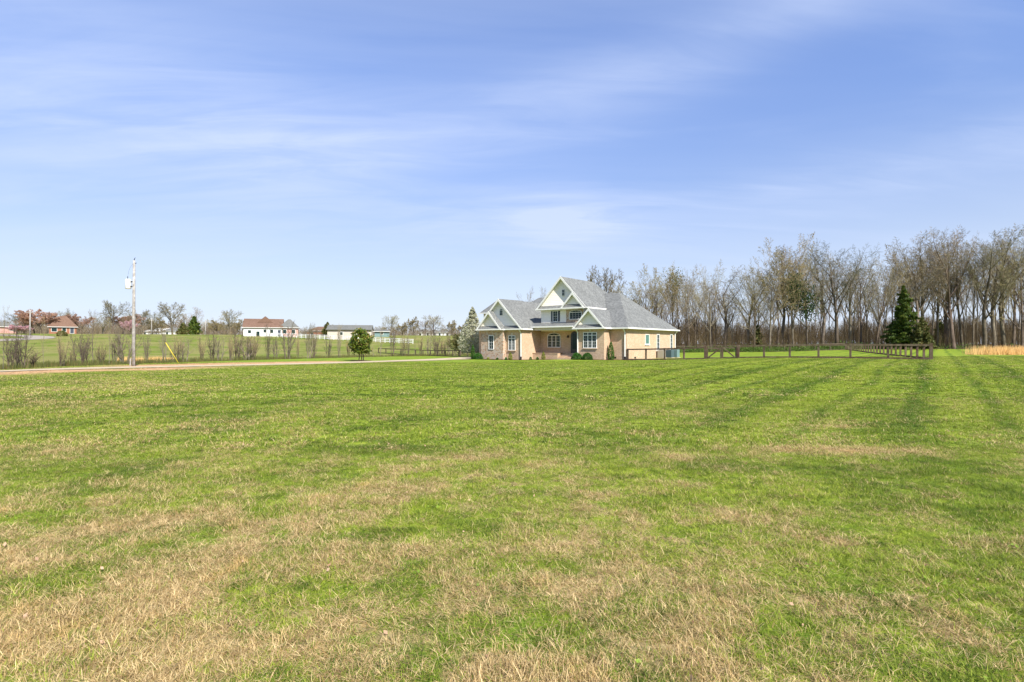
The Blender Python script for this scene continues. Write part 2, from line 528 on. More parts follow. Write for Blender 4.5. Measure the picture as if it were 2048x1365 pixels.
def blade_material():
    m_, b = newmat('grass_blade')
    pos = b.n('ShaderNodeNewGeometry').outputs['Position']
    rnd = b.attr('rnd'); tone = b.attr('tone')
    dry = b.attr('dry', 'INSTANCER'); soil = b.attr('soil', 'INSTANCER')
    orn = b.attr('ti', 'INSTANCER')
    isdry = b.ramp(b.m('SUBTRACT', b.m('ADD', dry, b.m('MULTIPLY', b.m('SUBTRACT', b.noise(pos, 7.0, 3.0), 0.5), 1.1)), rnd), -0.04, 0.04)
    g = b.mix(tone, BG_D, BG_M)
    g = b.mix(b.m('MULTIPLY', b.m('MULTIPLY', tone, orn), 1.3, clamp=True), g, BG_L)
    mid = b.noise(pos, 1.1, 4.0, 0.6)
    g = b.mix(b.ramp(mid, 0.42, 0.66, 0.0, 0.7), g, b.mix(tone, BG_M, BG_L))
    trk, broad = stripe_nodes(b, pos)
    strk = b.noise(b.n('ShaderNodeMapping', {'Vector': pos, 'Scale': (0.32, 1.0, 1.0)}).outputs[0], 0.75, 5.0, 0.65)
    g = b.mix(b.ramp(strk, 0.50, 0.70, 0.0, 0.65), g, BG_D)
    g = b.mix(b.m('MULTIPLY', broad, 0.42), g, BG_L)
    g = b.mix(b.m('MULTIPLY', trk, 0.66), g, (0.075, 0.145, 0.010))
    t = b.mix(tone, (0.32, 0.205, 0.072), (0.80, 0.61, 0.31))
    t = b.mix(b.ramp(b.noise(pos, 2.0, 3.0), 0.55, 0.75, 0.0, 0.6), t, (0.64, 0.42, 0.15))
    g = b.mix(b.ramp(b.noise(pos, 4.5, 4.0, 0.65), 0.50, 0.68, 0.0, 0.75), g, BG_D)
    t = b.mix(b.ramp(b.noise(pos, 5.5, 3.0, 0.6), 0.52, 0.70, 0.0, 0.6), t, (0.30, 0.20, 0.085))
    c = b.mix(isdry, g, t)
    c = b.mix(soil, c, (0.60, 0.40, 0.22))
    p = b.n('ShaderNodeBsdfPrincipled', {'Base Color': c, 'Roughness': 0.6, 'Specular IOR Level': 0.2})
    tr = b.n('ShaderNodeBsdfTranslucent', {'Color': c})
    mx = b.n('ShaderNodeMixShader', {0: 0.26, 1: p.outputs[0], 2: tr.outputs[0]})
    b.n('ShaderNodeOutputMaterial', {'Surface': mx.outputs[0]})
    return m_


M = {}
M['ground'] = ground_material()
M['blade'] = blade_material()


def brick_material(name, cA, cB, mortar, stone=False):
    m_, b = newmat(name)
    tc = b.n('ShaderNodeTexCoord').outputs['Object']
    sp = b.n('ShaderNodeSeparateXYZ', {0: tc})
    vec = b.n('ShaderNodeCombineXYZ', {0: b.m('ADD', sp.outputs[0], sp.outputs[1]), 1: sp.outputs[2], 2: 0.0}).outputs[0]
    if not stone:
        bt = b.n('ShaderNodeTexBrick', {'Vector': vec, 'Color1': cA, 'Color2': cB, 'Mortar': mortar, 'Scale': 1.0, 'Mortar Size': 0.007,
                                        'Brick Width': 0.21, 'Row Height': 0.078, 'Bias': -0.1})
        c = bt.outputs['Color']
        c = b.mix(b.ramp(b.noise(tc, 1.1, 4.0), 0.35, 0.7, 0.0, 0.35), c, tuple(x * 0.75 for x in cA))
        c = b.mix(b.ramp(b.noise(b.n('ShaderNodeMapping', {'Vector': vec, 'Scale': (2.0, 6.0, 1.0)}).outputs[0], 1.6, 3.0, 0.7), 0.36, 0.64, 0.0, 0.55), c, tuple(x * 0.66 for x in cB))
        n2 = b.noise(b.n('ShaderNodeMapping', {'Vector': vec, 'Scale': (5.0, 13.0, 1.0)}).outputs[0], 1.0, 1.0)
        c = b.mix(b.ramp(n2, 0.55, 0.72, 0.0, 0.45), c, mortar)
    else:
        vo = b.n('ShaderNodeTexVoronoi', {'Vector': b.n('ShaderNodeMapping', {'Vector': vec, 'Scale': (1.0, 1.7, 1.0)}).outputs[0], 'Scale': 5.2})
        hs = b.n('ShaderNodeSeparateColor', {0: vo.outputs['Color']})
        c = b.mix(hs.outputs[0], cA, cB)
        c = b.mix(b.m('GREATER_THAN', hs.outputs[1], 0.68), c, (0.44, 0.37, 0.29))
        c = b.mix(b.m('GREATER_THAN', hs.outputs[2], 0.84), c, (0.30, 0.19, 0.12))
        ve = b.n('ShaderNodeTexVoronoi', {'Vector': b.n('ShaderNodeMapping', {'Vector': vec, 'Scale': (1.0, 1.7, 1.0)}).outputs[0], 'Scale': 5.2}, feature='DISTANCE_TO_EDGE')
        c = b.mix(b.ramp(ve.outputs[0], 0.02, 0.06, 1.0, 0.0), c, mortar)
    bp = b.n('ShaderNodeBump', {'Strength': 0.4, 'Distance': 0.02, 'Height': b.noise(tc, 9.0, 4.0)})
    p = b.n('ShaderNodeBsdfPrincipled', {'Base Color': c, 'Roughness': 0.9, 'Specular IOR Level': 0.15, 'Normal': bp.outputs[0]})
    b.n('ShaderNodeOutputMaterial', {'Surface': p.outputs[0]})
    return m_


def shingle_material(name, cA, cB):
    m_, b = newmat(name)
    tc = b.n('ShaderNodeTexCoord').outputs['Object']
    sp = b.n('ShaderNodeSeparateXYZ', {0: tc})
    row = b.m('FRACT', b.m('MULTIPLY', sp.outputs[2], 7.0))
    cellv = b.n('ShaderNodeCombineXYZ', {0: b.m('MULTIPLY', b.m('ADD', sp.outputs[0], 0.0), 3.2), 1: b.m('MULTIPLY', sp.outputs[1], 3.2), 2: b.m('FLOOR', b.m('MULTIPLY', sp.outputs[2], 7.0))}).outputs[0]
    wn = b.noise(cellv, 1.0, 2.0, 0.5)
    c = b.mix(b.ramp(wn, 0.32, 0.68), cA, cB)
    c = b.mix(b.ramp(b.noise(tc, 0.5, 4.0, 0.6), 0.35, 0.7, 0.0, 0.35), c, tuple(x * 0.8 for x in cA))
    c = b.mix(b.ramp(b.noise(tc, 30.0, 2.0), 0.4, 0.7, 0.0, 0.4), c, tuple(x * 0.6 for x in cA))
    bp = b.n('ShaderNodeBump', {'Strength': 0.35, 'Distance': 0.02, 'Height': row})
    p = b.n('ShaderNodeBsdfPrincipled', {'Base Color': c, 'Roughness': 0.92, 'Specular IOR Level': 0.15, 'Normal': bp.outputs[0]})
    b.n('ShaderNodeOutputMaterial', {'Surface': p.outputs[0]})
    return m_


def siding_material(name, col):
    m_, b = newmat(name)
    tc = b.n('ShaderNodeTexCoord').outputs['Object']
    sp = b.n('ShaderNodeSeparateXYZ', {0: tc})
    row = b.m('FRACT', b.m('MULTIPLY', sp.outputs[2], 5.2))
    c = b.mix(b.ramp(b.noise(tc, 1.5, 4.0), 0.3, 0.7, 0.0, 0.15), col, tuple(x * 0.85 for x in col))
    bp = b.n('ShaderNodeBump', {'Strength': 0.9, 'Distance': 0.04, 'Height': b.m('SUBTRACT', 1.0, row)})
    p = b.n('ShaderNodeBsdfPrincipled', {'Base Color': c, 'Roughness': 0.6, 'Specular IOR Level': 0.3, 'Normal': bp.outputs[0]})
    b.n('ShaderNodeOutputMaterial', {'Surface': p.outputs[0]})
    return m_


M['brick'] = brick_material('tan_brick', (0.45, 0.290, 0.170), (0.62, 0.425, 0.275), (0.60, 0.50, 0.39))
M['stone'] = brick_material('rubble_stone', (0.50, 0.36, 0.24), (0.40, 0.25, 0.16), (0.47, 0.40, 0.32), True)
M['redbrick'] = brick_material('red_brick', (0.26, 0.085, 0.045), (0.34, 0.13, 0.07), (0.4, 0.28, 0.2))
M['pinkbrick'] = brick_material('pink_brick', (0.55, 0.27, 0.22), (0.60, 0.33, 0.27), (0.6, 0.45, 0.4))
M['shingle'] = shingle_material('grey_shingles', (0.132, 0.134, 0.126), (0.225, 0.226, 0.212))
M['brownroof'] = shingle_material('brown_shingles', (0.145, 0.085, 0.058), (0.21, 0.130, 0.090))
M['darkroof'] = shingle_material('dark_shingles', (0.13, 0.13, 0.115), (0.19, 0.185, 0.165))
M['siding'] = siding_material('cream_siding', (0.85, 0.79, 0.69))
M['barnwall'] = siding_material('beige_metal_siding', (0.50, 0.43, 0.345))
M['trim'] = pbr('white_trim', (0.74, 0.72, 0.66), 0.5, 0.06)
M['white'] = pbr('white_paint', (0.74, 0.73, 0.70), 0.5, 0.1)
M['beam'] = pbr('cream_beam', (0.60, 0.54, 0.43), 0.6, 0.06)
M['glass'] = pbr('window_glass', (0.012, 0.030, 0.030), 0.10, 0.0, spec=0.22)
M['glassg'] = pbr('frosted_glass', (0.10, 0.20, 0.17), 0.25, 0.2, spec=0.5)
M['shutter'] = pbr('dark_shutter', (0.045, 0.055, 0.075), 0.5)
M['door'] = pbr('dark_door', (0.015, 0.017, 0.022), 0.35, spec=0.5)
M['metal'] = pbr('dark_metal', (0.04, 0.04, 0.04), 0.4, metal=0.6)
M['wood'] = pbr('weathered_fence_wood', (0.095, 0.062, 0.038), 0.9, 0.0, 2.5, 0.1, col2=(0.165, 0.122, 0.082), bump=0.4, bscale=12, objvar=0.35)
M['woodd'] = pbr('dark_fence_wood', (0.085, 0.065, 0.045), 0.9, 0.0, 2.5, 0.1, col2=(0.13, 0.10, 0.07), objvar=0.3)
M['mulch'] = pbr('mulch', (0.055, 0.030, 0.018), 0.95, 0.0, 9.0, 0.05, col2=(0.11, 0.06, 0.035), bump=0.8, bscale=25)
M['gravel'] = pbr('pale_gravel', (0.52, 0.42, 0.275), 0.95, 0.0, 1.4, 0.1, col2=(0.40, 0.32, 0.205), bump=0.6, bscale=40)
M['asphalt'] = pbr('pale_asphalt', (0.36, 0.31, 0.25), 0.9, 0.0, 0.6, 0.1, col2=(0.27, 0.235, 0.19))
M['pole'] = pbr('weathered_pole', (0.42, 0.395, 0.36), 0.85, 0.0, 5.0, 0.15, col2=(0.24, 0.22, 0.195), bump=0.4, bscale=20)
M['acbeige'] = pbr('beige_metal', (0.40, 0.36, 0.30), 0.6)
M['acdark'] = pbr('slate_metal', (0.075, 0.115, 0.125), 0.5)
M['acgreen'] = pbr('sage_metal', (0.16, 0.24, 0.23), 0.5)
M['yellow'] = pbr('yellow_plastic', (0.75, 0.55, 0.04), 0.5)
M['bark'] = pbr('grey_brown_bark', (0.095, 0.073, 0.052), 0.95, 0.0, 1.2, 0.1, col2=(0.165, 0.132, 0.096), objvar=0.5)
M['twig'] = pbr('twigs', (0.165, 0.135, 0.085), 0.95, 0.0, 0.5, 0.1, col2=(0.255, 0.212, 0.132), objvar=0.5)
M['twigtan'] = pbr('tan_budding_twigs', (0.33, 0.255, 0.13), 0.95, 0.0, 0.5, 0.1, col2=(0.24, 0.20, 0.10), objvar=0.4)
M['twigred'] = pbr('red_budding_twigs', (0.50, 0.30, 0.21), 0.95, 0.0, 0.5, 0.1, col2=(0.40, 0.26, 0.18), objvar=0.3)
M['barkpale'] = pbr('pale_bark', (0.21, 0.175, 0.130), 0.9, 0.0, 1.2, 0.1, col2=(0.13, 0.105, 0.075), objvar=0.4)
M['brush'] = pbr('brush_stems', (0.072, 0.050, 0.026), 0.95, 0.0, 0.25, 0.08, col2=(0.155, 0.115, 0.060))
M['pinkbud'] = leafmat('pink_blossom', (0.75, 0.48, 0.50), (0.88, 0.62, 0.62), 0.5)
M['redbud'] = leafmat('red_buds', (0.42, 0.265, 0.185), (0.60, 0.41, 0.30), 0.5)
M['tanbud'] = leafmat('tan_buds', (0.26, 0.21, 0.09), (0.36, 0.29, 0.15))
M['blossom'] = leafmat('white_blossom', (0.42, 0.42, 0.24), (0.78, 0.75, 0.60), 0.35, c3=(0.24, 0.28, 0.09))
M['cedar'] = leafmat('cedar_foliage', (0.038, 0.078, 0.014), (0.120, 0.170, 0.022), c3=(0.20, 0.21, 0.03))
M['cedaro'] = leafmat('olive_foliage', (0.075, 0.090, 0.022), (0.16, 0.16, 0.045), c3=(0.20, 0.13, 0.05))
M['ivy'] = leafmat('ivy_leaves', (0.016, 0.045, 0.014), (0.05, 0.09, 0.02))
M['magnolia'] = leafmat('magnolia_leaves', (0.045, 0.095, 0.010), (0.180, 0.225, 0.025), 0.22, c3=(0.30, 0.24, 0.06), rough=0.3, spec=0.5)
M['shrub'] = leafmat('boxwood_leaves', (0.025, 0.095, 0.010), (0.06, 0.17, 0.02))
M['shruby'] = leafmat('gold_shrub_leaves', (0.12, 0.16, 0.02), (0.30, 0.30, 0.04))
M['arb'] = leafmat('arborvitae_foliage', (0.030, 0.105, 0.010), (0.09, 0.20, 0.025))
M['underg'] = leafmat('undergrowth_leaves', (0.055, 0.110, 0.016), (0.13, 0.19, 0.03))
M['leaflitter'] = leafmat('dry_leaf', (0.30, 0.15, 0.06), (0.60, 0.42, 0.28), 0.15)
M['weed'] = leafmat('weed_leaf', (0.12, 0.20, 0.02), (0.24, 0.34, 0.03), 0.2)
M['sedge'] = leafmat('broomsedge', (0.70, 0.42, 0.14), (0.90, 0.62, 0.27), c3=(0.50, 0.30, 0.10))

# ------------------------------------------------------------------ ground sheet
def build_ground():
    rr = [0.0]
    r = 0.35
    while r < 4500:
        rr.append(r); r *= 1.03 if r < 260 else 1.12
    rr = np.array(rr)
    n = 432
    th = np.linspace(0, 2 * math.pi, n, endpoint=False)
    Rg, Tg = np.meshgrid(rr[1:], th, indexing='ij')
    X = np.concatenate([[0.0], (Rg * np.cos(Tg)).ravel()])
    Y = np.concatenate([[0.0], (Rg * np.sin(Tg)).ravel()])
    Z = ground(X, Y)
    k = len(rr) - 1
    idx = 1 + np.arange(k * n).reshape(k, n)
    a = idx[:-1]; b_ = idx[1:]
    q = np.stack([a, b_, np.roll(b_, -1, 1), np.roll(a, -1, 1)], -1).reshape(-1, 4)
    fan = np.stack([np.zeros(n, int), idx[0], np.roll(idx[0], -1), np.roll(idx[0], -1)], -1)
    me = bpy.data.meshes.new('ground')
    verts = np.stack([X, Y, Z], -1)
    faces = [tuple(f) for f in q.tolist()] + [(0, f[1], f[2]) for f in fan.tolist()]
    me.from_pydata(verts.tolist(), [], faces)
    dry, soil, field, woods, fr = masks(X, Y)
    for nm, arr in (('dry', dry), ('soil', soil), ('field', field), ('woods', woods), ('fallow', fr)):
        at_ = me.attributes.new(nm, 'FLOAT', 'POINT'); at_.data.foreach_set('value', arr.astype(np.float32))
    me.materials.append(M['ground'])
    me.polygons.foreach_set('use_smooth', [True] * len(me.polygons))
    o = bpy.data.objects.new('ground', me); COL.objects.link(o)
    tag(o, 'mown green lawn and rolling pasture with dry tan patches', 'ground', kind='structure')


build_ground()


def strip(name, pts, mat, lift, label, cols=5):
    vs_, fs = [], []
    n = len(pts)
    for i in range(n):
        a = pts[max(i - 1, 0)]; b_ = pts[min(i + 1, n - 1)]
        d = np.array([b_[0] - a[0], b_[1] - a[1]]); d /= np.linalg.norm(d)
        nx, ny = -d[1], d[0]
        for j in range(cols):
            t = (j / (cols - 1) - 0.5)
            wv = pts[i][2] * (1 + 0.10 * (mnoise.noise(Vector((i * 0.31, j * 3.7, 1.3)))))
            x = pts[i][0] + nx * wv * t; y = pts[i][1] + ny * wv * t
            vs_.append((x, y, gz(x, y) + lift))
    for i in range(n - 1):
        for j in range(cols - 1):
            a = i * cols + j
            fs.append((a, a + cols, a + cols + 1, a + 1))
    m_ = MB(); m_.v = vs_; m_.f = [tuple(reversed(f)) for f in fs]
    o = m_.build(name, mat, smooth=True)
    # make sure it faces up
    return tag(o, label, name.replace('_', ' '), kind='structure')


strip('driveway', resample(DRIVE, DRW, 0.6), M['gravel'], 0.035, 'pale gravel driveway leading past the pole to the house')
rd = resample([(-108, 92), (-114, 118), (-117, 132), (-119, 137), (-128, 145), (-150, 152)], [6.0] * 6, 3.0)
strip('road', rd, M['asphalt'], 0.06, 'pale paved road running away over the hill at the far left')
rd2 = resample([(-146, 214), (-136, 213), (-128, 212), (-120, 211)], [4] * 4, 3.0)
strip('lane', rd2, M['asphalt'], 0.08, 'thin pale lane along the hill crest below the far trees')

# ------------------------------------------------------------------ grass (one object of instanced tufts)
def clump(name, n, rad, hmin, hmax, width, seed, lie=0.45):
    rs = np.random.RandomState(seed)
    V, F, RN, TN = [], [], [], []
    nt = max(8, n // 26)
    TC = [(rad * math.sqrt(rs.uniform()), rs.uniform(0, 6.283), rs.uniform(-0.28, 0.28), rs.uniform(-0.35, 0.35), rs.uniform(0, 6.283), rs.uniform(0.75, 1.3)) for _ in range(nt)]
    for i in range(n):
        tr_, ta_, drnd, dtone, lean, hs = TC[rs.randint(nt)]
        loose = rs.uniform() < 0.35
        sx_, sy_ = rs.normal(0, rad * (0.5 if loose else 0.10), 2)
        bx, by = tr_ * math.cos(ta_) + sx_, tr_ * math.sin(ta_) + sy_
        dry = rs.uniform() < lie
        rnd = min(max((rs.uniform(0.0, 0.6) if dry else rs.uniform(0.35, 1.0)) + drnd, 0.02), 0.98)
        L = rs.uniform(hmin, hmax) * (1.35 if dry else 1.0) * hs
        az = (lean + rs.normal(0, 0.5)) if (dry and rs.uniform() < 0.6) else (math.atan2(sy_, sx_) + rs.normal(0, 0.7))
        tilt0 = rs.uniform(0.5, 1.5) if dry else rs.uniform(0.1, 1.0)
        bend = rs.uniform(0.1, 0.6)
        wd = width * rs.uniform(0.5, 1.3) * (1.0 if dry else 1.15)
        fa = az + math.pi / 2 + rs.uniform(-0.9, 0.9)
        sx, sy = math.cos(fa) * wd / 2, math.sin(fa) * wd / 2
        p = np.array([bx, by, -0.005]); t = tilt0
        o = len(V)
        seg = 3
        z0 = rs.uniform(0, 0.025) if dry else 0
        p[2] += z0
        for k in range(seg + 1):
            wk = [1, 0.9, 0.6, 0.0][k]
            if k < seg:
                V.append((p[0] - sx * wk, p[1] - sy * wk, p[2])); V.append((p[0] + sx * wk, p[1] + sy * wk, p[2]))
            else:
                V.append(tuple(p))
            p = p + np.array([math.cos(az) * math.sin(t), math.sin(az) * math.sin(t), math.cos(t)]) * L / seg
            if p[2] < 0.004: p[2] = 0.004
            t = min(t + bend * (0.9 if dry else 0.7), 1.75)
        F += [(o, o + 1, o + 3, o + 2), (o + 2, o + 3, o + 5, o + 4), (o + 4, o + 5, o + 6)]
        tn = min(max(rs.uniform() + dtone, 0), 1)
        RN += [rnd] * 7; TN += [tn] * 7
    me = bpy.data.meshes.new(name)
    me.from_pydata(V, [], F)
    for nm, arr in (('rnd', RN), ('tone', TN)):
        a_ = me.attributes.new(nm, 'FLOAT', 'POINT'); a_.data.foreach_set('value', np.array(arr, dtype=np.float32))
    me.materials.append(M['blade'])
    return bpy.data.objects.new(name, me)


def build_grass():
    protos = bpy.data.collections.new('grass_tufts')
    for i in range(5):
        protos.objects.link(clump('tuft_a%d' % i, 600, 0.21, 0.026, 0.072, 0.0031, 10 + i))
    for i in range(4):
        protos.objects.link(clump('tuft_b%d' % i, 380, 0.36, 0.035, 0.080, 0.0075, 30 + i, 0.40))
    for i in range(3):
        protos.objects.link(clump('tuft_c%d' % i, 300, 0.62, 0.04, 0.085, 0.016, 50 + i, 0.35))
    rs = np.random.RandomState(5)
    P = []
    def scatter(y0, y1, dens, lo, hi, margin=1.5):
        xm = y1 * 1.02 + margin
        st = 1.0 / math.sqrt(dens)
        gx, gy = np.meshgrid(np.arange(-xm, xm, st), np.arange(y0, y1, st))
        X = gx.ravel() + rs.uniform(-0.55, 0.55, gx.size) * st; Y = gy.ravel() + rs.uniform(-0.55, 0.55, gx.size) * st
        k = np.abs(X) < Y * 1.02 + margin
        X, Y = X[k], Y[k]
        P.append((X, Y, rs.randint(lo, hi, len(X)), np.full(len(X), 1.0)))
    scatter(0.9, 4.5, 26, 0, 5)
    scatter(4.5, 9.0, 20, 0, 5)
    scatter(9.0, 17.0, 9.0, 5, 9)
    scatter(17.0, 30.0, 3.6, 9, 12)
    scatter(30.0, 54.0, 2.2, 9, 12)
    X = np.concatenate([p[0] for p in P]); Y = np.concatenate([p[1] for p in P]); I = np.concatenate([p[2] for p in P])
    d, wd, ax = drive_signed(X, Y)
    keep = np.abs(d) > wd / 2 + 0.1
    X, Y, I = X[keep], Y[keep], I[keep]
    dry, soil, field, woods, fr = masks(X, Y)
    keep = rs.uniform(size=len(X)) > soil * 0.9
    X, Y, I, dry, soil = X[keep], Y[keep], I[keep], dry[keep], soil[keep]
    me = bpy.data.meshes.new('grass')
    me.vertices.add(len(X))
    me.vertices.foreach_set('co', np.stack([X, Y, ground(X, Y)], -1).astype(np.float32).ravel())
    hgt = 0.38 + 0.85 * fbm(X, Y, 0.8, 77, 3) + rs.uniform(-0.22, 0.25, len(X))
    hgt = np.where(Y > 17, hgt * 0.8, hgt)
    for nm, arr, ty in (('dry', dry, 'FLOAT'), ('soil', soil, 'FLOAT'), ('ti', np.clip(fbm(X, Y, 1.6, 91, 4) * 2.2 - 0.6, 0, 1), 'FLOAT'),
                        ('rot', rs.uniform(0, 6.28, len(X)), 'FLOAT'), ('hg', hgt, 'FLOAT'), ('pick', I, 'INT')):
        a_ = me.attributes.new(nm, ty, 'POINT')
        a_.data.foreach_set('value', arr.astype(np.int32 if ty == 'INT' else np.float32))
    o = bpy.data.objects.new('grass', me); COL.objects.link(o)
    tag(o, 'short mown grass blades, green mixed with dry tan straw', 'grass', kind='stuff')
    ng = bpy.data.node_groups.new('grass_scatter', 'GeometryNodeTree')
    ng.interface.new_socket('Geometry', in_out='INPUT', socket_type='NodeSocketGeometry')
    ng.interface.new_socket('Geometry', in_out='OUTPUT', socket_type='NodeSocketGeometry')
    b = NB(ng)
    gi = b.n('NodeGroupInput'); go = b.n('NodeGroupOutput')
    ci = b.n('GeometryNodeCollectionInfo'); ci.inputs['Collection'].default_value = protos
    ci.inputs['Separate Children'].default_value = True; ci.inputs['Reset Children'].default_value = True
    def na(nm, ty):
        x = b.n('GeometryNodeInputNamedAttribute', data_type=ty); x.inputs['Name'].default_value = nm
        return x.outputs['Attribute']
    rv = b.n('ShaderNodeCombineXYZ', {2: na('rot', 'FLOAT')})
    sv = b.n('ShaderNodeCombineXYZ', {0: 1.0, 1: 1.0, 2: na('hg', 'FLOAT')})
    ip = b.n('GeometryNodeInstanceOnPoints', {'Points': gi.outputs[0], 'Instance': ci.outputs[0], 'Pick Instance': True,
                                              'Instance Index': na('pick', 'INT'), 'Rotation': rv.outputs[0], 'Scale': sv.outputs[0]})
    ng.links.new(ip.outputs[0], go.inputs[0])
    md = o.modifiers.new('scatter', 'NODES'); md.node_group = ng
    print('grass tufts', len(X))


build_grass()

# fallen leaves and broad-leaved weeds between the blades
def litter():
    rs = np.random.RandomState(90)
    n = 170
    Y = rs.uniform(1.8, 11, n); X = rs.uniform(-1.1, 1.1, n) * Y
    C = np.stack([X, Y, ground(X, Y) + rs.uniform(0.015, 0.05, n)], -1)
    V, F = quads(C, rs.uniform(0.012, 0.03, n), rs, aspect=1.5)
    me = np_mesh('fallen_leaves', V, F, M['leaflitter'])
    o = bpy.data.objects.new('fallen_leaves', me); COL.objects.link(o)
    tag(o, 'scattered dry brown leaves lying in the grass', 'fallen leaves', kind='stuff')
    P = []
    for i in range(60):
        y = rs.uniform(1.9, 12); x = rs.uniform(-1.1, 1.1) * y
        k = rs.randint(5, 16); r = rs.uniform(0.02, 0.07)
        P.append(np.stack([x + rs.normal(0, r, k), y + rs.normal(0, r, k), gz(x, y) + rs.uniform(0.01, 0.05, k)], -1))
    C = np.concatenate(P)
    V, F = quads(C, rs.uniform(0.010, 0.024, len(C)), rs, aspect=1.5)
    me = np_mesh('weeds', V, F, M['weed'])
    o = bpy.data.objects.new('weeds', me); COL.objects.link(o)
    tag(o, 'small bright green broad-leaved weeds in the lawn', 'weeds', kind='stuff')


# ------------------------------------------------------------------ the brick house
house = empty('brick_house', (HX, HY, 0.0), R_(-38), 'large tan brick and stone house with steep grey shingle roofs and white gables', 'house')
EAVE = 3.45


def part(mb, name, mat, parent=house, label=None, **kw):
    o = mb.build(name, M[mat], parent, **kw)
    if label: o['label'] = label
    return o


# walls
w_ = MB()
w_.box(-20.2, -5.0, 0.3, 13.5, -0.4, 3.40)
w_.box(-5.1, 0.0, 0.0, 13.6, -0.4, 3.41)
w_.box(-5.28, -1.92, -1.39, 0.2, -0.4, 3.42)
w_.box(-17.9, -11.35, -3.47, 4.0, -0.4, 3.43)
part(w_, 'brick_wall', 'brick')
w_ = MB(); w_.box(-17.12, -13.72, -4.0, -3.3, -0.4, 3.44)
part(w_, 'stone_wall', 'stone', label='pale rubble stone front of the left wing')
w_ = MB(); w_.box(-7.17, -4.95, -0.66, 0.2, 3.9, 5.72)
part(w_, 'stone_wall', 'stone', label='stone panel round the arched upstairs window')
w_ = MB()
w_.box(-10.67, -4.85, -0.6, 8.0, 3.2, 5.74)
w_.box(-20.6, -15.6, 0.5, 9.0, 3.2, 5.72)
part(w_, 'siding_wall', 'siding')


def gable(cx, half, y_roof, y_wall, y_back, z_foot, z_apex, hip=None, vent=None, overl=0.0):
    sl = (z_apex - z_foot) / half
    # roof planes
    r = MB()
    if hip:
        hy, hb = hip      # ridge ends at hy and hips down to back eave hb
        r.slab([(cx - half, y_roof, z_foot), (cx, y_roof, z_apex), (cx, hy, z_apex), (cx - half, hb, z_foot)][::-1], 0.10)
        r.slab([(cx + half, y_roof, z_foot), (cx + half, hb, z_foot), (cx, hy, z_apex), (cx, y_roof, z_apex)][::-1][::-1], 0.10)
        r.slab([(cx - half, hb, z_foot), (cx + half, hb, z_foot), (cx, hy, z_apex)][::-1], 0.10)
    else:
        r.slab([(cx - half, y_roof, z_foot), (cx, y_roof, z_apex), (cx, y_back, z_apex), (cx - half, y_back, z_foot)][::-1], 0.10)
        r.slab([(cx, y_roof, z_apex), (cx + half, y_roof, z_foot), (cx + half, y_back, z_foot), (cx, y_back, z_apex)], 0.10)
    part(r, 'gable_roof', 'shingle')
    # siding triangle
    g = MB()
    hw = half - 0.12
    g.prism_y([(cx - hw, z_foot - 0.02), (cx + hw, z_foot - 0.02), (cx, z_foot + hw * sl - 0.02)], y_wall - 0.02, y_wall + 0.15)
    part(g, 'gable_siding', 'siding')
    # barge boards
    bb = MB()
    h_ = 0.26
    e = 0.04
    bb.prism_y([(cx - half - e, z_foot - 0.10), (cx - half - e, z_foot - 0.10 - 0.02), (cx - half + 0.16, z_foot - 0.12), (cx, z_apex - h_ - 0.02), (cx, z_apex + 0.03)], y_roof - 0.05, y_roof - 0.003)
    bb.prism_y([(cx + half + e, z_foot - 0.10), (cx, z_apex + 0.03), (cx, z_apex - h_ - 0.02), (cx + half - 0.16, z_foot - 0.12), (cx + half + e, z_foot - 0.12)], y_roof - 0.052, y_roof - 0.005)
    bb.prism_y([(cx - half, z_foot - 0.14), (cx, z_apex - 0.14), (cx, z_apex - 0.10), (cx - half, z_foot - 0.10)][::-1], y_roof, y_wall)
    bb.prism_y([(cx + half, z_foot - 0.10), (cx, z_apex - 0.10), (cx, z_apex - 0.14), (cx + half, z_foot - 0.14)][::-1], y_roof, y_wall)
    part(bb, 'bargeboard', 'trim')
    # pent strip of shingles across the base, with its white eave
    p_ = MB()
    y0 = y_roof + 0.02
    p_.slab([(cx - half + 0.25, y0, z_foot + 0.02), (cx + half - 0.25, y0, z_foot + 0.02), (cx + half - 0.5, y_wall - 0.02, z_foot + 0.36), (cx - half + 0.5, y_wall - 0.02, z_foot + 0.36)], 0.06)
    part(p_, 'pent_roof', 'shingle')


def gutter(a, b_, z, name='gutter'):
    g = MB()
    g.bar((a[0], a[1], z), (b_[0], b_[1], z), 0.13, 0.15)
    part(g, name, 'trim')


# main hip roof
r = MB()
zr = 7.94
F0, F1, F2, F3 = (-20.6, -0.4, EAVE), (0.4, -0.4, EAVE), (0.4, 14.0, EAVE), (-20.6, 14.0, EAVE)
A, B = (-16.2, 6.79, zr), (-4.3, 6.79, zr)
r.slab([F0, F1, B, A], 0.1)
r.slab([F1, F2, B], 0.1)
r.slab([F2, F3, A, B], 0.1)
r.slab([F3, F0, A], 0.1)
part(r, 'hip_roof', 'shingle')
# porch roof
r = MB()
r.slab([(-11.9, -1.75, 3.72), (-5.3, -1.75, 3.72), (-5.3, 3.4, 5.78), (-11.9, 3.4, 5.78)], 0.1)
part(r, 'porch_roof', 'shingle')
gutter((-11.3, -1.80), (-5.55, -1.80), 3.66)
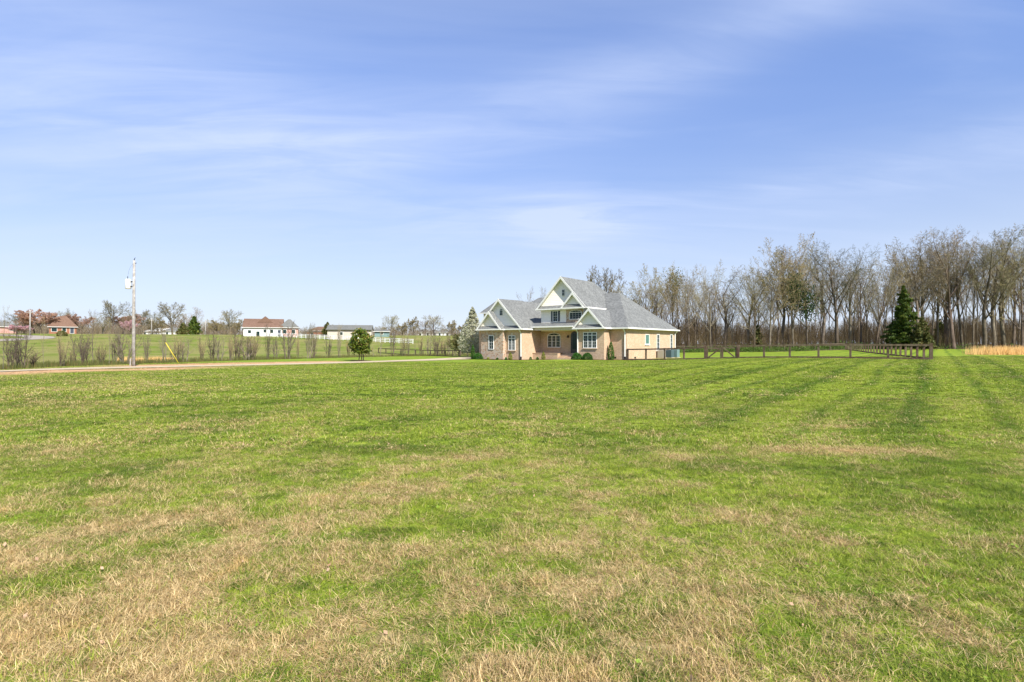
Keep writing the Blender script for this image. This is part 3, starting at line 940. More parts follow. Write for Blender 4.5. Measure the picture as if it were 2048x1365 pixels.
# garage upper hip roof
r = MB()
e0, e1, e2, e3 = (-20.9, 0.0, 5.74), (-15.2, 0.0, 5.74), (-15.2, 9.4, 5.74), (-20.9, 9.4, 5.74)
p0, p1 = (-19.55, 2.4, 7.68), (-18.9, 6.6, 7.66)
r.slab([e0, e1, p0], 0.1); r.slab([e1, e2, p1, p0], 0.1); r.slab([e2, e3, p1], 0.1); r.slab([e3, e0, p0, p1], 0.1)
part(r, 'hip_roof', 'shingle', label='grey hip roof over the upper storey at the far left')
gutter((-20.95, -0.05), (-15.2, -0.05), 5.68)

gable(-14.55, 3.50, -3.87, -3.47, 6.2, EAVE + 0.02, 7.02)
gable(-15.62, 1.92, -4.4, -4.0, -2.4, EAVE + 0.02, 5.56)
gable(-7.70, 3.45, -1.02, -0.6, 0, 5.80, 9.42, hip=(6.5, 9.9))
gable(-5.97, 1.56, -1.30, -0.95, 0.9, 5.82, 7.50)
gable(-3.62, 2.02, -1.8, -1.39, 3.6, EAVE + 0.02, 5.58)
# white boxing under the stone part's upper gable and the soffits
s_ = MB()
s_.box(-11.12, -4.3, -0.98, -0.60, 5.62, 5.74)
s_.box(-7.4, -4.5, -1.22, -0.60, 5.60, 5.72)
part(s_, 'soffit', 'trim')
for bx_ in ((-18.0, -11.15, -3.80, -3.47, 3.30, 3.42), (-17.4, -13.5, -4.34, -3.4, 3.31, 3.43), (-5.6, -1.65, -1.76, -1.39, 3.30, 3.42), (-1.7, 0.36, -0.37, 0.0, 3.29, 3.41),
            (0.0, 0.37, 0.0, 13.9, 3.30, 3.415), (-11.35, -11.1, -3.47, 0.3, 3.31, 3.415)):
    s_ = MB(); s_.box(*bx_); part(s_, 'soffit', 'trim')
for a_, b_, z_ in (((-17.95, -3.93), (-17.55, -3.93), EAVE - 0.05), ((-13.75, -3.93), (-11.05, -3.93), EAVE - 0.05), ((-17.55, -4.46), (-13.7, -4.46), EAVE - 0.05),
                   ((-5.62, -1.86), (-1.60, -1.86), EAVE - 0.05), ((-1.55, -0.46), (0.46, -0.46), EAVE - 0.05), ((0.46, -0.46), (0.46, 14.0), EAVE - 0.05),
                   ((-11.0, -3.9), (-11.0, -1.9), EAVE - 0.05), ((-11.15, -1.08), (-7.4, -1.08), 5.72), ((-7.5, -1.36), (-4.40, -1.36), 5.73), ((-4.22, -1.0), (-4.22, 9.9), 5.74),
                   ((-1.58, -1.8), (-1.58, -0.4), EAVE - 0.05)):
    gutter(a_, b_, z_)


def downspout(x, y, dx, dy, z_top, z_bot):
    d = MB()
    d.tube([(x + dx * 0.42, y + dy * 0.42, z_top), (x + dx * 0.36, y + dy * 0.36, z_top - 0.15), (x + dx * 0.08, y + dy * 0.08, z_top - 0.42), (x + dx * 0.07, y + dy * 0.07, z_bot + 0.35)], 0.07, 6)
    o = part(d, 'downspout', 'trim')
    k_ = MB(); k_.tube([(x + dx * 0.07, y + dy * 0.07, z_bot + 0.36), (x + dx * 0.07, y + dy * 0.07, z_bot + 0.08), (x + dx * 0.3, y + dy * 0.3, z_bot)], 0.08, 6)
    part(k_, 'elbow', 'metal', o)


downspout(-11.45, -3.47, 0, -1, 3.4, -0.1)
downspout(-5.16, -1.39, 0, -1, 3.4, 0)
downspout(-0.16, 0.0, 0, -1, 3.4, 0)
downspout(0.0, 13.45, 1, 0, 3.4, 0)

# porch
p_ = MB(); p_.box(-11.35, -7.85, -1.39, 0.3, -0.4, 0.60); p_.box(-7.85, -5.28, -0.35, 0.3, -0.4, 0.60)
part(p_, 'porch_wall', 'brick')
p_ = MB(); p_.box(-11.33, -7.82, -1.43, 0.28, 0.603, 0.66); p_.box(-7.82, -5.3, -0.4, 0.28, 0.604, 0.661)
part(p_, 'porch_floor', 'brick')
for k in range(4):
    q = MB(); q.box(-7.84, -5.30, -1.55 + 0.3 * k, -0.3, -0.3, 0.13 + 0.13 * k)
    part(q, 'step', 'brick')
p_ = MB(); p_.box(-11.34, -5.27, -1.60, -1.30, 3.28, 3.60)
part(p_, 'porch_beam', 'beam')
p_ = MB(); p_.box(-11.34, -5.3, -1.30, 0.3, 3.44, 3.50)
part(p_, 'porch_ceiling', 'beam')


def P3(face, s, z, out, base):
    """face F: front facing -y at y=base ; S: side facing +x at x=base"""
    return (s, base - out, z) if face == 'F' else (base + out, s, z)


def rect_ring(mb, face, base, s0, s1, z0, z1, t, o0, o1):
    def bx(a0, a1, b0, b1):
        p = P3(face, a0, b0, o0, base); q = P3(face, a1, b1, o1, base)
        mb.box(p[0], q[0], p[1], q[1], p[2], q[2])
    bx(s0 - t, s0, z0 - t, z1 + t); bx(s1, s1 + t, z0 - t, z1 + t)
    bx(s0, s1, z0 - t, z0); bx(s0, s1, z1, z1 + t)


def window(face, base, s0, s1, z0, z1, units=1, rows=4, cols=2, transom=0.0, arch=0.0, sill=True, glass='glass', shutters=False, t=0.07, label=None):
    fr = MB()
    rect_ring(fr, face, base, s0, s1, z0, z1, t, 0.0, 0.07)
    def bx(mb, a0, a1, b0, b1, o0, o1):
        p = P3(face, a0, b0, o0, base); q = P3(face, a1, b1, o1, base)
        mb.box(p[0], q[0], p[1], q[1], p[2], q[2])
    zt = z1 - transom
    uw = (s1 - s0) / units
    for i in range(1, units):
        bx(fr, s0 + uw * i - 0.045, s0 + uw * i + 0.045, z0, z1, 0.0, 0.065)
    if transom: bx(fr, s0, s1, zt - 0.035, zt + 0.035, 0.0, 0.067)
    if arch:
        n = 12
        for i in range(n):
            a0 = math.pi * i / n; a1 = math.pi * (i + 1) / n
            cx = (s0 + s1) / 2; hw = (s1 - s0) / 2
            pts = []
            for a_, k in ((a0, 0), (a1, 0), (a1, 1), (a0, 1)):
                pts.append((cx + math.cos(a_) * (hw + k * t), z1 + 0.0 + math.sin(a_) * (arch + k * t)))
            vv = [P3(face, s_, z_, o_, base) for o_ in (0.072, 0.0) for s_, z_ in pts]
            fr.add(vv, [(0, 1, 2, 3), (7, 6, 5, 4), (0, 4, 5, 1), (1, 5, 6, 2), (2, 6, 7, 3), (3, 7, 4, 0)])
    wo_ = part(fr, 'window', 'white', label=label)
    pn = MB(); bx(pn, s0, s1, z0, z1, 0.0, 0.025)
    if arch:
        n = 12
        cx = (s0 + s1) / 2; hw = (s1 - s0) / 2
        vv = [P3(face, cx + math.cos(math.pi * i / n) * hw, z1 + math.sin(math.pi * i / n) * arch, 0.025, base) for i in range(n + 1)]
        pn.add(vv, [tuple(range(n + 1))])
    part(pn, 'pane', glass, wo_)
    mu = MB()
    mt = 0.006
    for i in range(units):
        a0 = s0 + uw * i; a1 = a0 + uw
        for c in range(1, cols):
            x = a0 + (a1 - a0) * c / cols
            bx(mu, x - mt, x + mt, z0, z1 + (arch * 0.9 if arch else 0), 0.025, 0.045)
        for r_ in range(1, rows):
            z = z0 + (zt - z0) * r_ / rows
            tt = mt * (2.2 if r_ * 2 == rows else 1)
            bx(mu, a0, a1, z - tt, z + tt, 0.025, 0.048)
    if mu.v: part(mu, 'muntin', 'white', wo_)
    if sill:
        si = MB(); bx(si, s0 - 0.15, s1 + 0.15, z0 - t - 0.09, z0 - t - 0.002, 0.0, 0.12)
        part(si, 'sill', 'brick' if face == 'F' else 'trim', wo_)
    if shutters:
        for a0 in (s0 - t - 0.24, s1 + t + 0.02):
            sh = MB(); bx(sh, a0, a0 + 0.22, z0 - 0.03, z1 + 0.03, 0.0, 0.05)
            part(sh, 'shutter', 'shutter', wo_)
    return wo_


def keystone(face, base, s, z):
    k_ = MB()
    k_.prism_y([(s - 0.07, z), (s + 0.07, z), (s + 0.11, z + 0.26), (s - 0.11, z + 0.26)], base - 0.04, base + 0.01)
    part(k_, 'keystone', 'beam')


window('F', -3.47, -13.22, -12.36, 1.03, 2.62, units=2, rows=4, cols=2, transom=0.27, label='white two-light window with transom on the left wing')
keystone('F', -3.47, -12.8, 2.72)
window('F', -4.0, -15.80, -15.16, 1.12, 2.66, rows=4, cols=2, sill=False, label='narrow white window in the stone wall')
window('F', -3.49, -14.58, -14.16, 5.10, 5.62, rows=2, cols=2, arch=0.19, sill=False, t=0.04, label='small arched window in the left gable')
window('F', 0.3, -10.28, -8.60, 1.36, 2.66, units=3, rows=4, cols=2, arch=0.30, label='triple arched window on the porch')
keystone('F', 0.3, -9.44, 3.05)
window('F', -0.6, -8.94, -8.36, 4.33, 5.48, rows=4, cols=2, sill=False, shutters=True, label='upstairs window with dark shutters')
window('F', -0.66, -6.66, -5.14, 4.53, 5.22, units=1, rows=3, cols=4, arch=0.26, sill=False, label='wide arched upstairs window in the stone panel')
window('F', -0.62, -7.70, -7.38, 7.24, 7.90, rows=2, cols=2, sill=False, t=0.035, label='tiny window high in the main gable')
window('F', -1.39, -4.40, -2.87, 1.32, 2.93, units=3, rows=4, cols=2, transom=0.27, label='triple white window with transom on the front bay')
keystone('F', -1.39, -3.63, 3.02)
window('S', 0.0, 4.72, 5.68, 1.72, 2.74, rows=1, cols=1, glass='glassg', label='small frosted window on the side wall')
window('S', 0.0, 7.95, 8.60, 1.0, 2.80, rows=4, cols=2)
window('S', 0.0, 12.05, 12.66, 1.0, 2.84, rows=4, cols=2)
# door
d_ = MB()
n = 10
poly = [(-7.11, 0.66), (-6.10, 0.66)] + [(-6.605 + math.cos(math.pi * i / n) * 0.505, 2.75 + math.sin(math.pi * i / n) * 0.38) for i in range(n + 1)]
d_.prism_y(poly, 0.22, 0.3)
dr = part(d_, 'front_door', 'door')
d_ = MB(); d_.box(-6.85, -6.36, 0.19, 0.22, 1.15, 2.85); part(d_, 'pane', 'glass', dr)
d_ = MB(); d_.tube([(-7.0, 0.2, 1.55), (-7.0, 0.14, 1.55), (-7.0, 0.14, 1.75), (-7.0, 0.2, 1.75)], 0.015, 6); part(d_, 'handle', 'metal', dr)
# porch lamp
l_ = MB(); l_.box(-7.54, -7.38, 0.08, 0.24, 2.42, 2.60); l_.bar((-7.46, 0.3, 2.66), (-7.46, 0.16, 2.66), 0.04, 0.04)
l_.add([(-7.56, 0.06, 2.60), (-7.36, 0.06, 2.60), (-7.36, 0.26, 2.60), (-7.56, 0.26, 2.60), (-7.46, 0.16, 2.74)], [(0, 1, 4), (1, 2, 4), (2, 3, 4), (3, 0, 4), (3, 2, 1, 0)])
part(l_, 'porch_lamp', 'metal')
for face, base, s0, s1, z0, z1 in (('F', 0.0, -1.55, -1.2, 0.14, 0.32), ('S', 0.0, 1.9, 2.3, 0.12, 0.3)):
    q = MB(); a = P3(face, s0, z0, 0.0, base); c = P3(face, s1, z1, 0.02, base); q.box(a[0], c[0], a[1], c[1], a[2], c[2])
    part(q, 'crawlspace_vent', 'metal')


def HW(a, b):
    x = HX + a * UX + b * VX; y = HY + a * UY + b * VY
    return x, y, gz(x, y)


# planting bed
def patch(name, pts, mat, lift, label):
    m_ = MB()
    cx = sum(p[0] for p in pts) / len(pts); cy = sum(p[1] for p in pts) / len(pts)
    vs_ = [(cx, cy, gz(cx, cy) + lift + 0.03)] + [(p[0], p[1], gz(*p) + lift) for p in pts]
    n = len(pts)
    m_.add(vs_, [(0, 1 + i, 1 + (i + 1) % n) for i in range(n)])
    o = m_.build(name, mat)
    return tag(o, label, name.replace('_', ' '), kind='structure')


def strip_bed(loc, wid, name, label):
    P = [HW(*l) for l in loc]
    pts = resample([(p[0], p[1]) for p in P], [wid] * len(P), 0.5)
    return strip(name, pts, M['mulch'], 0.045, label)


strip_bed([(-18.6, -4.6), (-17.0, -4.7), (-13.9, -4.7), (-13.3, -4.2), (-11.5, -4.15), (-10.8, -3.6), (-10.6, -2.3), (-9.8, -2.0), (-8.2, -2.0)], 1.1, 'mulch_bed', 'dark mulch bed along the stone wing')
strip_bed([(-5.3, -2.1), (-3.6, -2.15), (-1.4, -2.0), (-1.0, -0.9), (1.3, -0.7)], 1.2, 'mulch_bed', 'dark mulch bed under the front bay')

# ------------------------------------------------------------------ leaf clouds, shrubs
def quads(cent, size, rs, flat=0.0, aspect=1.6, up=None):
    """leaf quads: cent (N,3); size (N,)"""
    n = len(cent)
    a = rs.normal(size=(n, 3)); a /= np.linalg.norm(a, axis=1)[:, None]
    if up is not None: a[:, 2] = a[:, 2] * up
    a /= np.linalg.norm(a, axis=1)[:, None]
    b = rs.normal(size=(n, 3)); b -= (b * a).sum(1)[:, None] * a; b /= np.linalg.norm(b, axis=1)[:, None]
    a = a * size[:, None] * aspect / 2; b = b * size[:, None] / 2
    V = np.stack([cent - a, cent + b, cent + a, cent - b], 1).reshape(-1, 3)
    F = np.arange(4 * n).reshape(-1, 4)
    return V, F


litter()


def leaf_obj(name, cent, size, mat, rs, parent=None, aspect=1.6, up=None):
    V, F = quads(np.asarray(cent), np.asarray(size), rs, aspect=aspect, up=up)
    me = np_mesh(name, V, F, mat)
    o = bpy.data.objects.new(name, me); COL.objects.link(o)
    if parent: o.parent = parent
    return o


def shrub(name, loc, w2, h, mat, label, cat, shape='round', leaf=0.05, n=2600, seed=1, group=None):
    rs = np.random.RandomState(seed)
    root = empty(name, loc, 0, label, cat, group)
    d = rs.normal(size=(n, 3)); d /= np.linalg.norm(d, axis=1)[:, None]
    d[:, 2] = np.abs(d[:, 2]) if shape == 'round' else d[:, 2]
    rr = 0.72 + 0.28 * rs.uniform(size=n) ** 0.6
    if shape == 'round':
        bump = 1 + 0.16 * np.array([mnoise.noise(Vector((p[0] * 2.2 + seed, p[1] * 2.2, p[2] * 2.2))) for p in d])
        C = d * (rr * bump)[:, None] * np.array([w2, w2, h])
        C[:, 2] = C[:, 2] * 0.93 + h * 0.04
    else:
        t = rs.uniform(size=n) ** 1.25
        a = rs.uniform(0, 6.283, n)
        pr = np.interp(t, [0, 0.12, 0.3, 0.7, 0.93, 1], [0.72, 0.95, 1.0, 0.62, 0.22, 0.02]) * w2
        pr = pr * (0.7 + 0.3 * rs.uniform(size=n) ** 0.5) * (1 + 0.13 * np.sin(a * 5 + t * 23))
        C = np.stack([np.cos(a) * pr, np.sin(a) * pr, 0.05 + t * (h - 0.05)], -1)
    leaf_obj('foliage', C, rs.uniform(0.6, 1.3, n) * leaf, M[mat], rs, root)
    st = MB(); st.tube([(0, 0, -0.1), (0.01, 0, h * 0.35), (0, 0.01, h * 0.7)], [0.05 * w2 + 0.012, 0.03 * w2 + 0.01, 0.01], 6)
    st.build('stem', M['bark'], root)
    return root


def hshrub(name, a, b, *args, **kw):
    x, y, z = HW(a, b)
    return shrub(name, (x, y, z), *args, **kw)


hshrub('cypress', -17.75, -4.75, 0.26, 1.75, 'arb', 'narrow pointed green cypress at the left corner of the stone wall', 'cypress', 'cone', seed=2, n=2200)
hshrub('round_shrub', -16.85, -4.85, 0.62, 0.78, 'shrub', 'round green shrub beside the cypress at the stone wall', 'shrub', seed=3)
hshrub('round_shrub', -6.0 + 1.15, -2.15, 0.62, 0.80, 'shrub', 'left one of the two rounded boxwoods below the triple window', 'shrub', seed=4, group='rounded boxwoods under the bay window')
hshrub('round_shrub', -3.5, -2.2, 0.60, 0.78, 'shrub', 'right one of the two rounded boxwoods below the triple window', 'shrub', seed=5, group='rounded boxwoods under the bay window')
hshrub('arborvitae', -1.45, -0.75, 0.36, 2.0, 'arb', 'tall pointed arborvitae in the brick corner right of the bay', 'arborvitae', 'cone', seed=6, n=3000)
hshrub('cone_shrub', -12.35, -4.35, 0.24, 0.88, 'shruby', 'small yellow-green cone shrub under the two-light window', 'shrub', 'cone', seed=7, n=900)
hshrub('cone_shrub', -9.35, -2.05, 0.24, 0.92, 'shruby', 'small yellow-green cone shrub before the porch wall', 'shrub', 'cone', seed=8, n=900)
hshrub('small_shrub', -15.4, -4.7, 0.16, 0.28, 'shruby', 'tiny shrub at the foot of the stone wall', 'shrub', seed=9, n=300)
hshrub('small_shrub', -14.1, -4.6, 0.15, 0.26, 'shrub', 'tiny shrub at the right corner of the stone wall', 'shrub', seed=10, n=300)
hshrub('small_shrub', -12.95, -4.4, 0.17, 0.33, 'shrub', 'tiny dark shrub left of the yellow-green cone shrub', 'shrub', seed=11, n=300)
hshrub('small_shrub', -10.75, -2.6, 0.18, 0.38, 'shrub', 'tiny shrub in the angle of wing and porch', 'shrub', seed=12, n=300)
hshrub('small_shrub', -10.15, -2.1, 0.17, 0.34, 'shrub', 'tiny shrub in front of the porch wall', 'shrub', seed=13, n=300)

# ------------------------------------------------------------------ air conditioning units
def condenser(a, b, w2, h, mat, label):
    x, y, z = HW(a, b)
    r = empty('air_conditioner', (x, y, z), R_(-38), label, 'air conditioner', 'air conditioners beside the side wall')
    q = MB(); q.box(-w2 - 0.08, w2 + 0.08, -w2 - 0.08, w2 + 0.08, -0.2, 0.07); q.build('pad', M['gravel'], r)
    q = MB(); q.box(-w2, w2, -w2, w2, 0.072, h); q.build('casing', M[mat], r, bevel=0.02)
    q = MB()
    for i in range(9):
        z_ = 0.15 + (h - 0.25) * i / 8
        q.box(-w2 - 0.012, w2 + 0.012, -w2 - 0.012, w2 + 0.012, z_, z_ + 0.025)
    q.build('grille', M[mat], r)
    q = MB(); q.tube([(0, 0, h + 0.002), (0, 0, h + 0.04)], [w2 * 0.8, w2 * 0.8], 20); q.build('fan_guard', M['metal'], r)


condenser(0.55, 8.05, 0.36, 0.98, 'acbeige', 'beige air conditioning unit below the side windows')
condenser(0.75, 9.9, 0.42, 0.98, 'acdark', 'dark slate air conditioning unit between the other two')
condenser(0.95, 11.2, 0.42, 1.0, 'acgreen', 'grey-green air conditioning unit nearest the back corner')

# ------------------------------------------------------------------ fences
def fence_run(name, pts, hgt, pw, label, mat='wood', rails=(0.93, 0.06), gap=(), railw=0.14, tall_last=0.0, lod=0, mesh_wire=True, cat='fence'):
    """pts: (x, y) post positions in order"""
    r = empty(name, (pts[0][0], pts[0][1], gz(*pts[0])), 0, label, cat)
    ox, oy, oz = r.location
    for i, p in enumerate(pts):
        z = gz(*p) - oz
        h_ = hgt + (tall_last if i == len(pts) - 1 else 0)
        w2 = pw / 2 * (1.45 if i in gap or (tall_last and i == len(pts) - 1) else 1.0)
        q = MB()
        a = math.atan2(pts[min(i + 1, len(pts) - 1)][1] - pts[max(i - 1, 0)][1], pts[min(i + 1, len(pts) - 1)][0] - pts[max(i - 1, 0)][0])
        c, s = math.cos(a), math.sin(a)
        vs_ = []
        for zz in (z - 0.4, z + h_ + (0.06 if i in gap else 0)):
            for sx, sy in ((-w2, -w2), (w2, -w2), (w2, w2), (-w2, w2)):
                vs_.append((p[0] - ox + c * sx - s * sy, p[1] - oy + s * sx + c * sy, zz))
        q.add(vs_, [(0, 3, 2, 1), (4, 5, 6, 7), (0, 1, 5, 4), (1, 2, 6, 5), (2, 3, 7, 6), (3, 0, 4, 7)])
        q.build('post', M[mat], r)
    for fz in rails:
        q = MB()
        for i in range(len(pts) - 1):
            if i in gap and (i + 1) in gap:
                q.build('rail', M[mat], r); q = MB()
                continue
            a = Vector((pts[i][0] - ox, pts[i][1] - oy, gz(*pts[i]) - oz + hgt * fz))
            b_ = Vector((pts[i + 1][0] - ox, pts[i + 1][1] - oy, gz(*pts[i + 1]) - oz + hgt * fz))
            d = (b_ - a).normalized()
            sd_ = Vector((-d.y, d.x, 0)) * -(pw / 2 + 0.02)
            if sd_.y > 0: sd_ = -sd_
            q.bar(a + sd_ * 0.9 - d * 0.0, b_ + sd_ * 0.9 + d * 0.0, 0.04, railw)
        q.build('rail', M[mat], r)
    return r


fs = [0.15, 2.21, 4.22, 6.24, 8.37, 11.4, 13.67, 15.8, 18.05, 20.4, 23.0, 25.75]
FP = [(HX + UX * s, HY + UY * s) for s in fs]
fence_run('plank_fence', FP, 1.22, 0.15, 'brown two-rail plank fence running right from the house corner', gap=(4, 5), tall_last=0.08)
# gate: two leaves
def gate_leaf(s0, s1, up_right, label):
    a = (HX + UX * s0, HY + UY * s0); b_ = (HX + UX * s1, HY + UY * s1)
    z0 = gz(*a)
    r = empty('gate', (a[0], a[1], z0), R_(-38), label, 'gate', 'two leaves of the wooden gate')
    L = s1 - s0
    for x in (0.06, L - 0.06):
        q = MB(); q.box(x - 0.06, x + 0.06, -0.05, 0.05, 0.02, 1.14); q.build('stile', M['wood'], r)
    for z in (0.12, 1.06):
        q = MB(); q.box(0.12, L - 0.12, -0.03, 0.03, z - 0.06, z + 0.06); q.build('rail', M['wood'], r)
    q = MB()
    q.bar((0.14, -0.055, 0.14 if up_right else 1.04), (L - 0.14, -0.055, 1.04 if up_right else 0.14), 0.04, 0.12)
    q.build('brace', M['wood'], r)


gate_leaf(8.49, 9.89, True, 'left leaf of the wooden gate, its brace rising to the right')
gate_leaf(9.93, 11.28, False, 'right leaf of the wooden gate, its brace falling to the right')
cx_, cy_ = FP[-1]
ph = R_(26.4)
RP = [(cx_ + math.sin(ph) * 2.44 * k, cy_ + math.cos(ph) * 2.44 * k) for k in range(1, 27)]
fence_run('plank_fence', [(cx_ + math.sin(ph) * 0.25, cy_ + math.cos(ph) * 0.25)] + RP, 1.22, 0.15, 'long brown plank fence receding from the corner post to the woods')
# back fence along the wood edge
BP = []
for k in range(17):
    X, Y = RP[-1][0] - 2.6 * k, RP[-1][1] + 0.35 * k
    BP.append((X, Y))
fence_run('plank_fence', BP, 1.22, 0.15, 'distant brown plank fence running in front of the woods', mat='woodd')
# dark fence at left of the house
LP = []
for k in range(14):
    t = k / 13
    pxx = 950 - (950 - 757) * t
    Y = 84 + (112 - 84) * t
    LP.append(at(pxx, Y)[:2])
fence_run('plank_fence', LP[::-1], 1.05, 0.14, 'long dark plank fence beyond the driveway left of the house', mat='woodd', rails=(0.95, 0.08))


def white_fence():
    pts = []
    for k in range(30):
        t = k / 29
        pxx = 556 + (826 - 556) * t
        Y = 173 - 21 * t
        pts.append(at(pxx, Y)[:2])
    r = empty('white_fence', (pts[0][0], pts[0][1], gz(*pts[0])), 0, 'long white rail fence across the pasture below the far barn', 'fence')
    ox, oy, oz = r.location
    for p in pts:
        q = MB(); z = gz(*p) - oz
        q.box(p[0] - ox - 0.09, p[0] - ox + 0.09, p[1] - oy - 0.09, p[1] - oy + 0.09, z - 0.3, z + 1.35)
        q.build('post', M['white'], r)
    for h_ in (0.35, 0.8, 1.22):
        q = MB()
        for i in range(len(pts) - 1):
            a, b_ = pts[i], pts[i + 1]
            q.bar((a[0] - ox, a[1] - oy - 0.11, gz(*a) - oz + h_), (b_[0] - ox, b_[1] - oy - 0.11, gz(*b_) - oz + h_), 0.04, 0.16)
        q.build('rail', M['white'], r)


white_fence()

# ------------------------------------------------------------------ trees
def grow(rs, p, d, L, r0, lev, out, spec):
    """recursive branch; out gets (pts, radii, level)"""
    nseg = spec['seg'][lev]
    pts = [p.copy()]; rad = [r0]
    dd = d.copy()
    taper = spec['taper'][lev]
    for k in range(nseg):
        jit = Vector(rs.normal(0, spec['jit'][lev], 3))
        dd = (dd + jit + Vector((0, 0, spec['up'][lev]))).normalized()
        p = p + dd * (L / nseg)
        pts.append(p.copy()); rad.append(r0 * (1 - (1 - taper) * (k + 1) / nseg))
    out.append((pts, rad, lev))
    if lev + 1 >= spec['levels']: return
    nb = spec['n'][lev]
    nb = nb if isinstance(nb, int) else rs.randint(nb[0], nb[1] + 1)
    ga = rs.uniform(0, 6.28)
    for i in range(nb):
        t = spec['start'][lev] + (1 - spec['start'][lev]) * ((i + rs.uniform(0, 0.9)) / nb)
        t = min(t, 0.995)
        f = t * nseg; k = int(f); u = f - k
        q = pts[k].lerp(pts[min(k + 1, nseg)], u)
        ax = (pts[min(k + 1, nseg)] - pts[k]).normalized()
        ga += 2.4 + rs.uniform(-0.4, 0.4)
        s = ax.cross(Vector((0.3, 0.2, 1)) if abs(ax.z) < 0.9 else Vector((1, 0, 0))).normalized()
        side = Matrix.Rotation(ga, 3, ax) @ s
        an = R_(rs.uniform(*spec['ang'][lev]))
        nd = (ax * math.cos(an) + side * math.sin(an)).normalized()
        rr = rad[k] * spec['rr'][lev] * (1 - 0.25 * t)
        ll = L * spec['lr'][lev] * rs.uniform(0.75, 1.2) * (spec['env'](t) if lev == 0 and 'env' in spec else (1.15 - 0.5 * t))
        grow(rs, q, nd, ll, max(rr, spec['rmin']), lev + 1, out, spec)
    if spec.get('lead', True) and lev > 0 and lev + 1 < spec['levels']:
        grow(rs, pts[-1], dd, L * 0.24, rad[-1], lev + 1, out, spec)


def tree_meshes(seed, spec, split=2):
    rs = np.random.RandomState(seed)
    out = []
    grow(rs, Vector((0, 0, -0.25)), Vector((rs.normal(0, 0.03), rs.normal(0, 0.03), 1)).normalized(), spec['L'], spec['r'], 0, out, spec)
    a, b = MB(), MB()
    tips = []
    for pts, rad, lev in out:
        nn = 8 if lev == 0 else (5 if lev == 1 else 3)
        (a if lev < split else b).tube(pts, rad, nn, cap=False)
        if lev >= spec['levels'] - 1: tips += [pts[-1], pts[len(pts) // 2]]
    return a, b, tips


FOREST = dict(levels=5, seg=[6, 7, 5, 4, 2], taper=[0.35, 0.25, 0.3, 0.35, 0.6], jit=[0.045, 0.075, 0.12, 0.17, 0.22], up=[0.02, 0.05, 0.035, 0.01, -0.01],
              n=[(8, 10), 8, 6, 6], start=[0.24, 0.20, 0.12, 0.1], ang=[(24, 56), (26, 54), (28, 60), (28, 65)], rr=[0.62, 0.52, 0.5, 0.55], lr=[0.80, 0.40, 0.44, 0.42],
              rmin=0.0135, L=13.0, r=0.26, env=lambda t: 1.15 - 0.45 * t)
TALL = dict(FOREST, n=[(7, 9), 8, 6, 6], start=[0.34, 0.25, 0.12, 0.1], ang=[(14, 36), (20, 44), (28, 60), (28, 65)], L=14.5, lr=[0.60, 0.40, 0.43, 0.40])
SPREAD = dict(FOREST, n=[(9, 11), 8, 7, 6], start=[0.22, 0.2, 0.12, 0.1], ang=[(34, 60), (28, 55), (28, 60), (28, 65)], L=9.5, r=0.34, lr=[0.80, 0.46, 0.45, 0.42], rmin=0.028, env=lambda t: 1.15 - 0.6 * t)
SAP = dict(levels=4, seg=[6, 4, 3, 2], taper=[0.25, 0.35, 0.4, 0.6], jit=[0.06, 0.10, 0.15, 0.2], up=[0.05, 0.12, 0.08, 0.03], n=[(8, 11), 5, 4], start=[0.18, 0.15, 0.1],
           ang=[(20, 48), (24, 52), (25, 60)], rr=[0.5, 0.55, 0.6], lr=[0.40, 0.42, 0.45], rmin=0.0095, L=4.2, r=0.085, env=lambda t: 1.2 - 0.6 * t)

PROTO = {}


def proto_tree(key, seed, spec, bark='bark', twig='twig', split=2, buds=None, budsize=0.1, budn=1.0, multi=1, spreadr=0.4):
    rs = np.random.RandomState(seed + 999)
    A_, B_ = MB(), MB()
    tips = []
    for m in range(multi):
        sp = dict(spec)
        if multi > 1:
            k_ = rs.uniform(0.6, 1.0)
            sp['L'] = spec['L'] * k_; sp['r'] = spec['r'] * (0.6 + 0.4 * k_)
        a, b, tp = tree_meshes(seed * 7 + m, sp, split)
        ang = 6.283 * m / multi + rs.uniform(-0.4, 0.4)
        off = Vector((math.cos(ang), math.sin(ang), 0)) * (spreadr * rs.uniform(0.3, 1.0) if multi > 1 else 0)
        lean = R_(rs.uniform(2, 12)) if multi > 1 else 0
        Mx = Matrix.Rotation(lean, 3, Vector((-math.sin(ang), math.cos(ang), 0)))
        for src, dst in ((a, A_), (b, B_)):
            dst.add([Mx @ Vector(q) + off for q in src.v], src.f)
        tips += [Mx @ q + off for q in tp]
    ma = A_.mesh('trunk', M[bark], True); mb_ = B_.mesh('crown', M[twig])
    bm_ = None
    if buds:
        C = np.array([tuple(t) for t in tips])
        reps = max(1, int(budn))
        C = np.repeat(C, reps, 0) + rs.normal(0, 0.12 * budsize * 4, (len(C) * reps, 3))
        if budn < 1: C = C[rs.uniform(size=len(C)) < budn]
        V, F = quads(C, rs.uniform(0.6, 1.4, len(C)) * budsize, rs)
        bm_ = np_mesh('buds', V, F, M[buds])
    hh = max(q[2] for q in B_.v)
    wd = np.percentile([math.hypot(q[0], q[1]) for q in B_.v], 95)
    PROTO[key] = (ma, mb_, bm_, hh, wd)
    return PROTO[key]


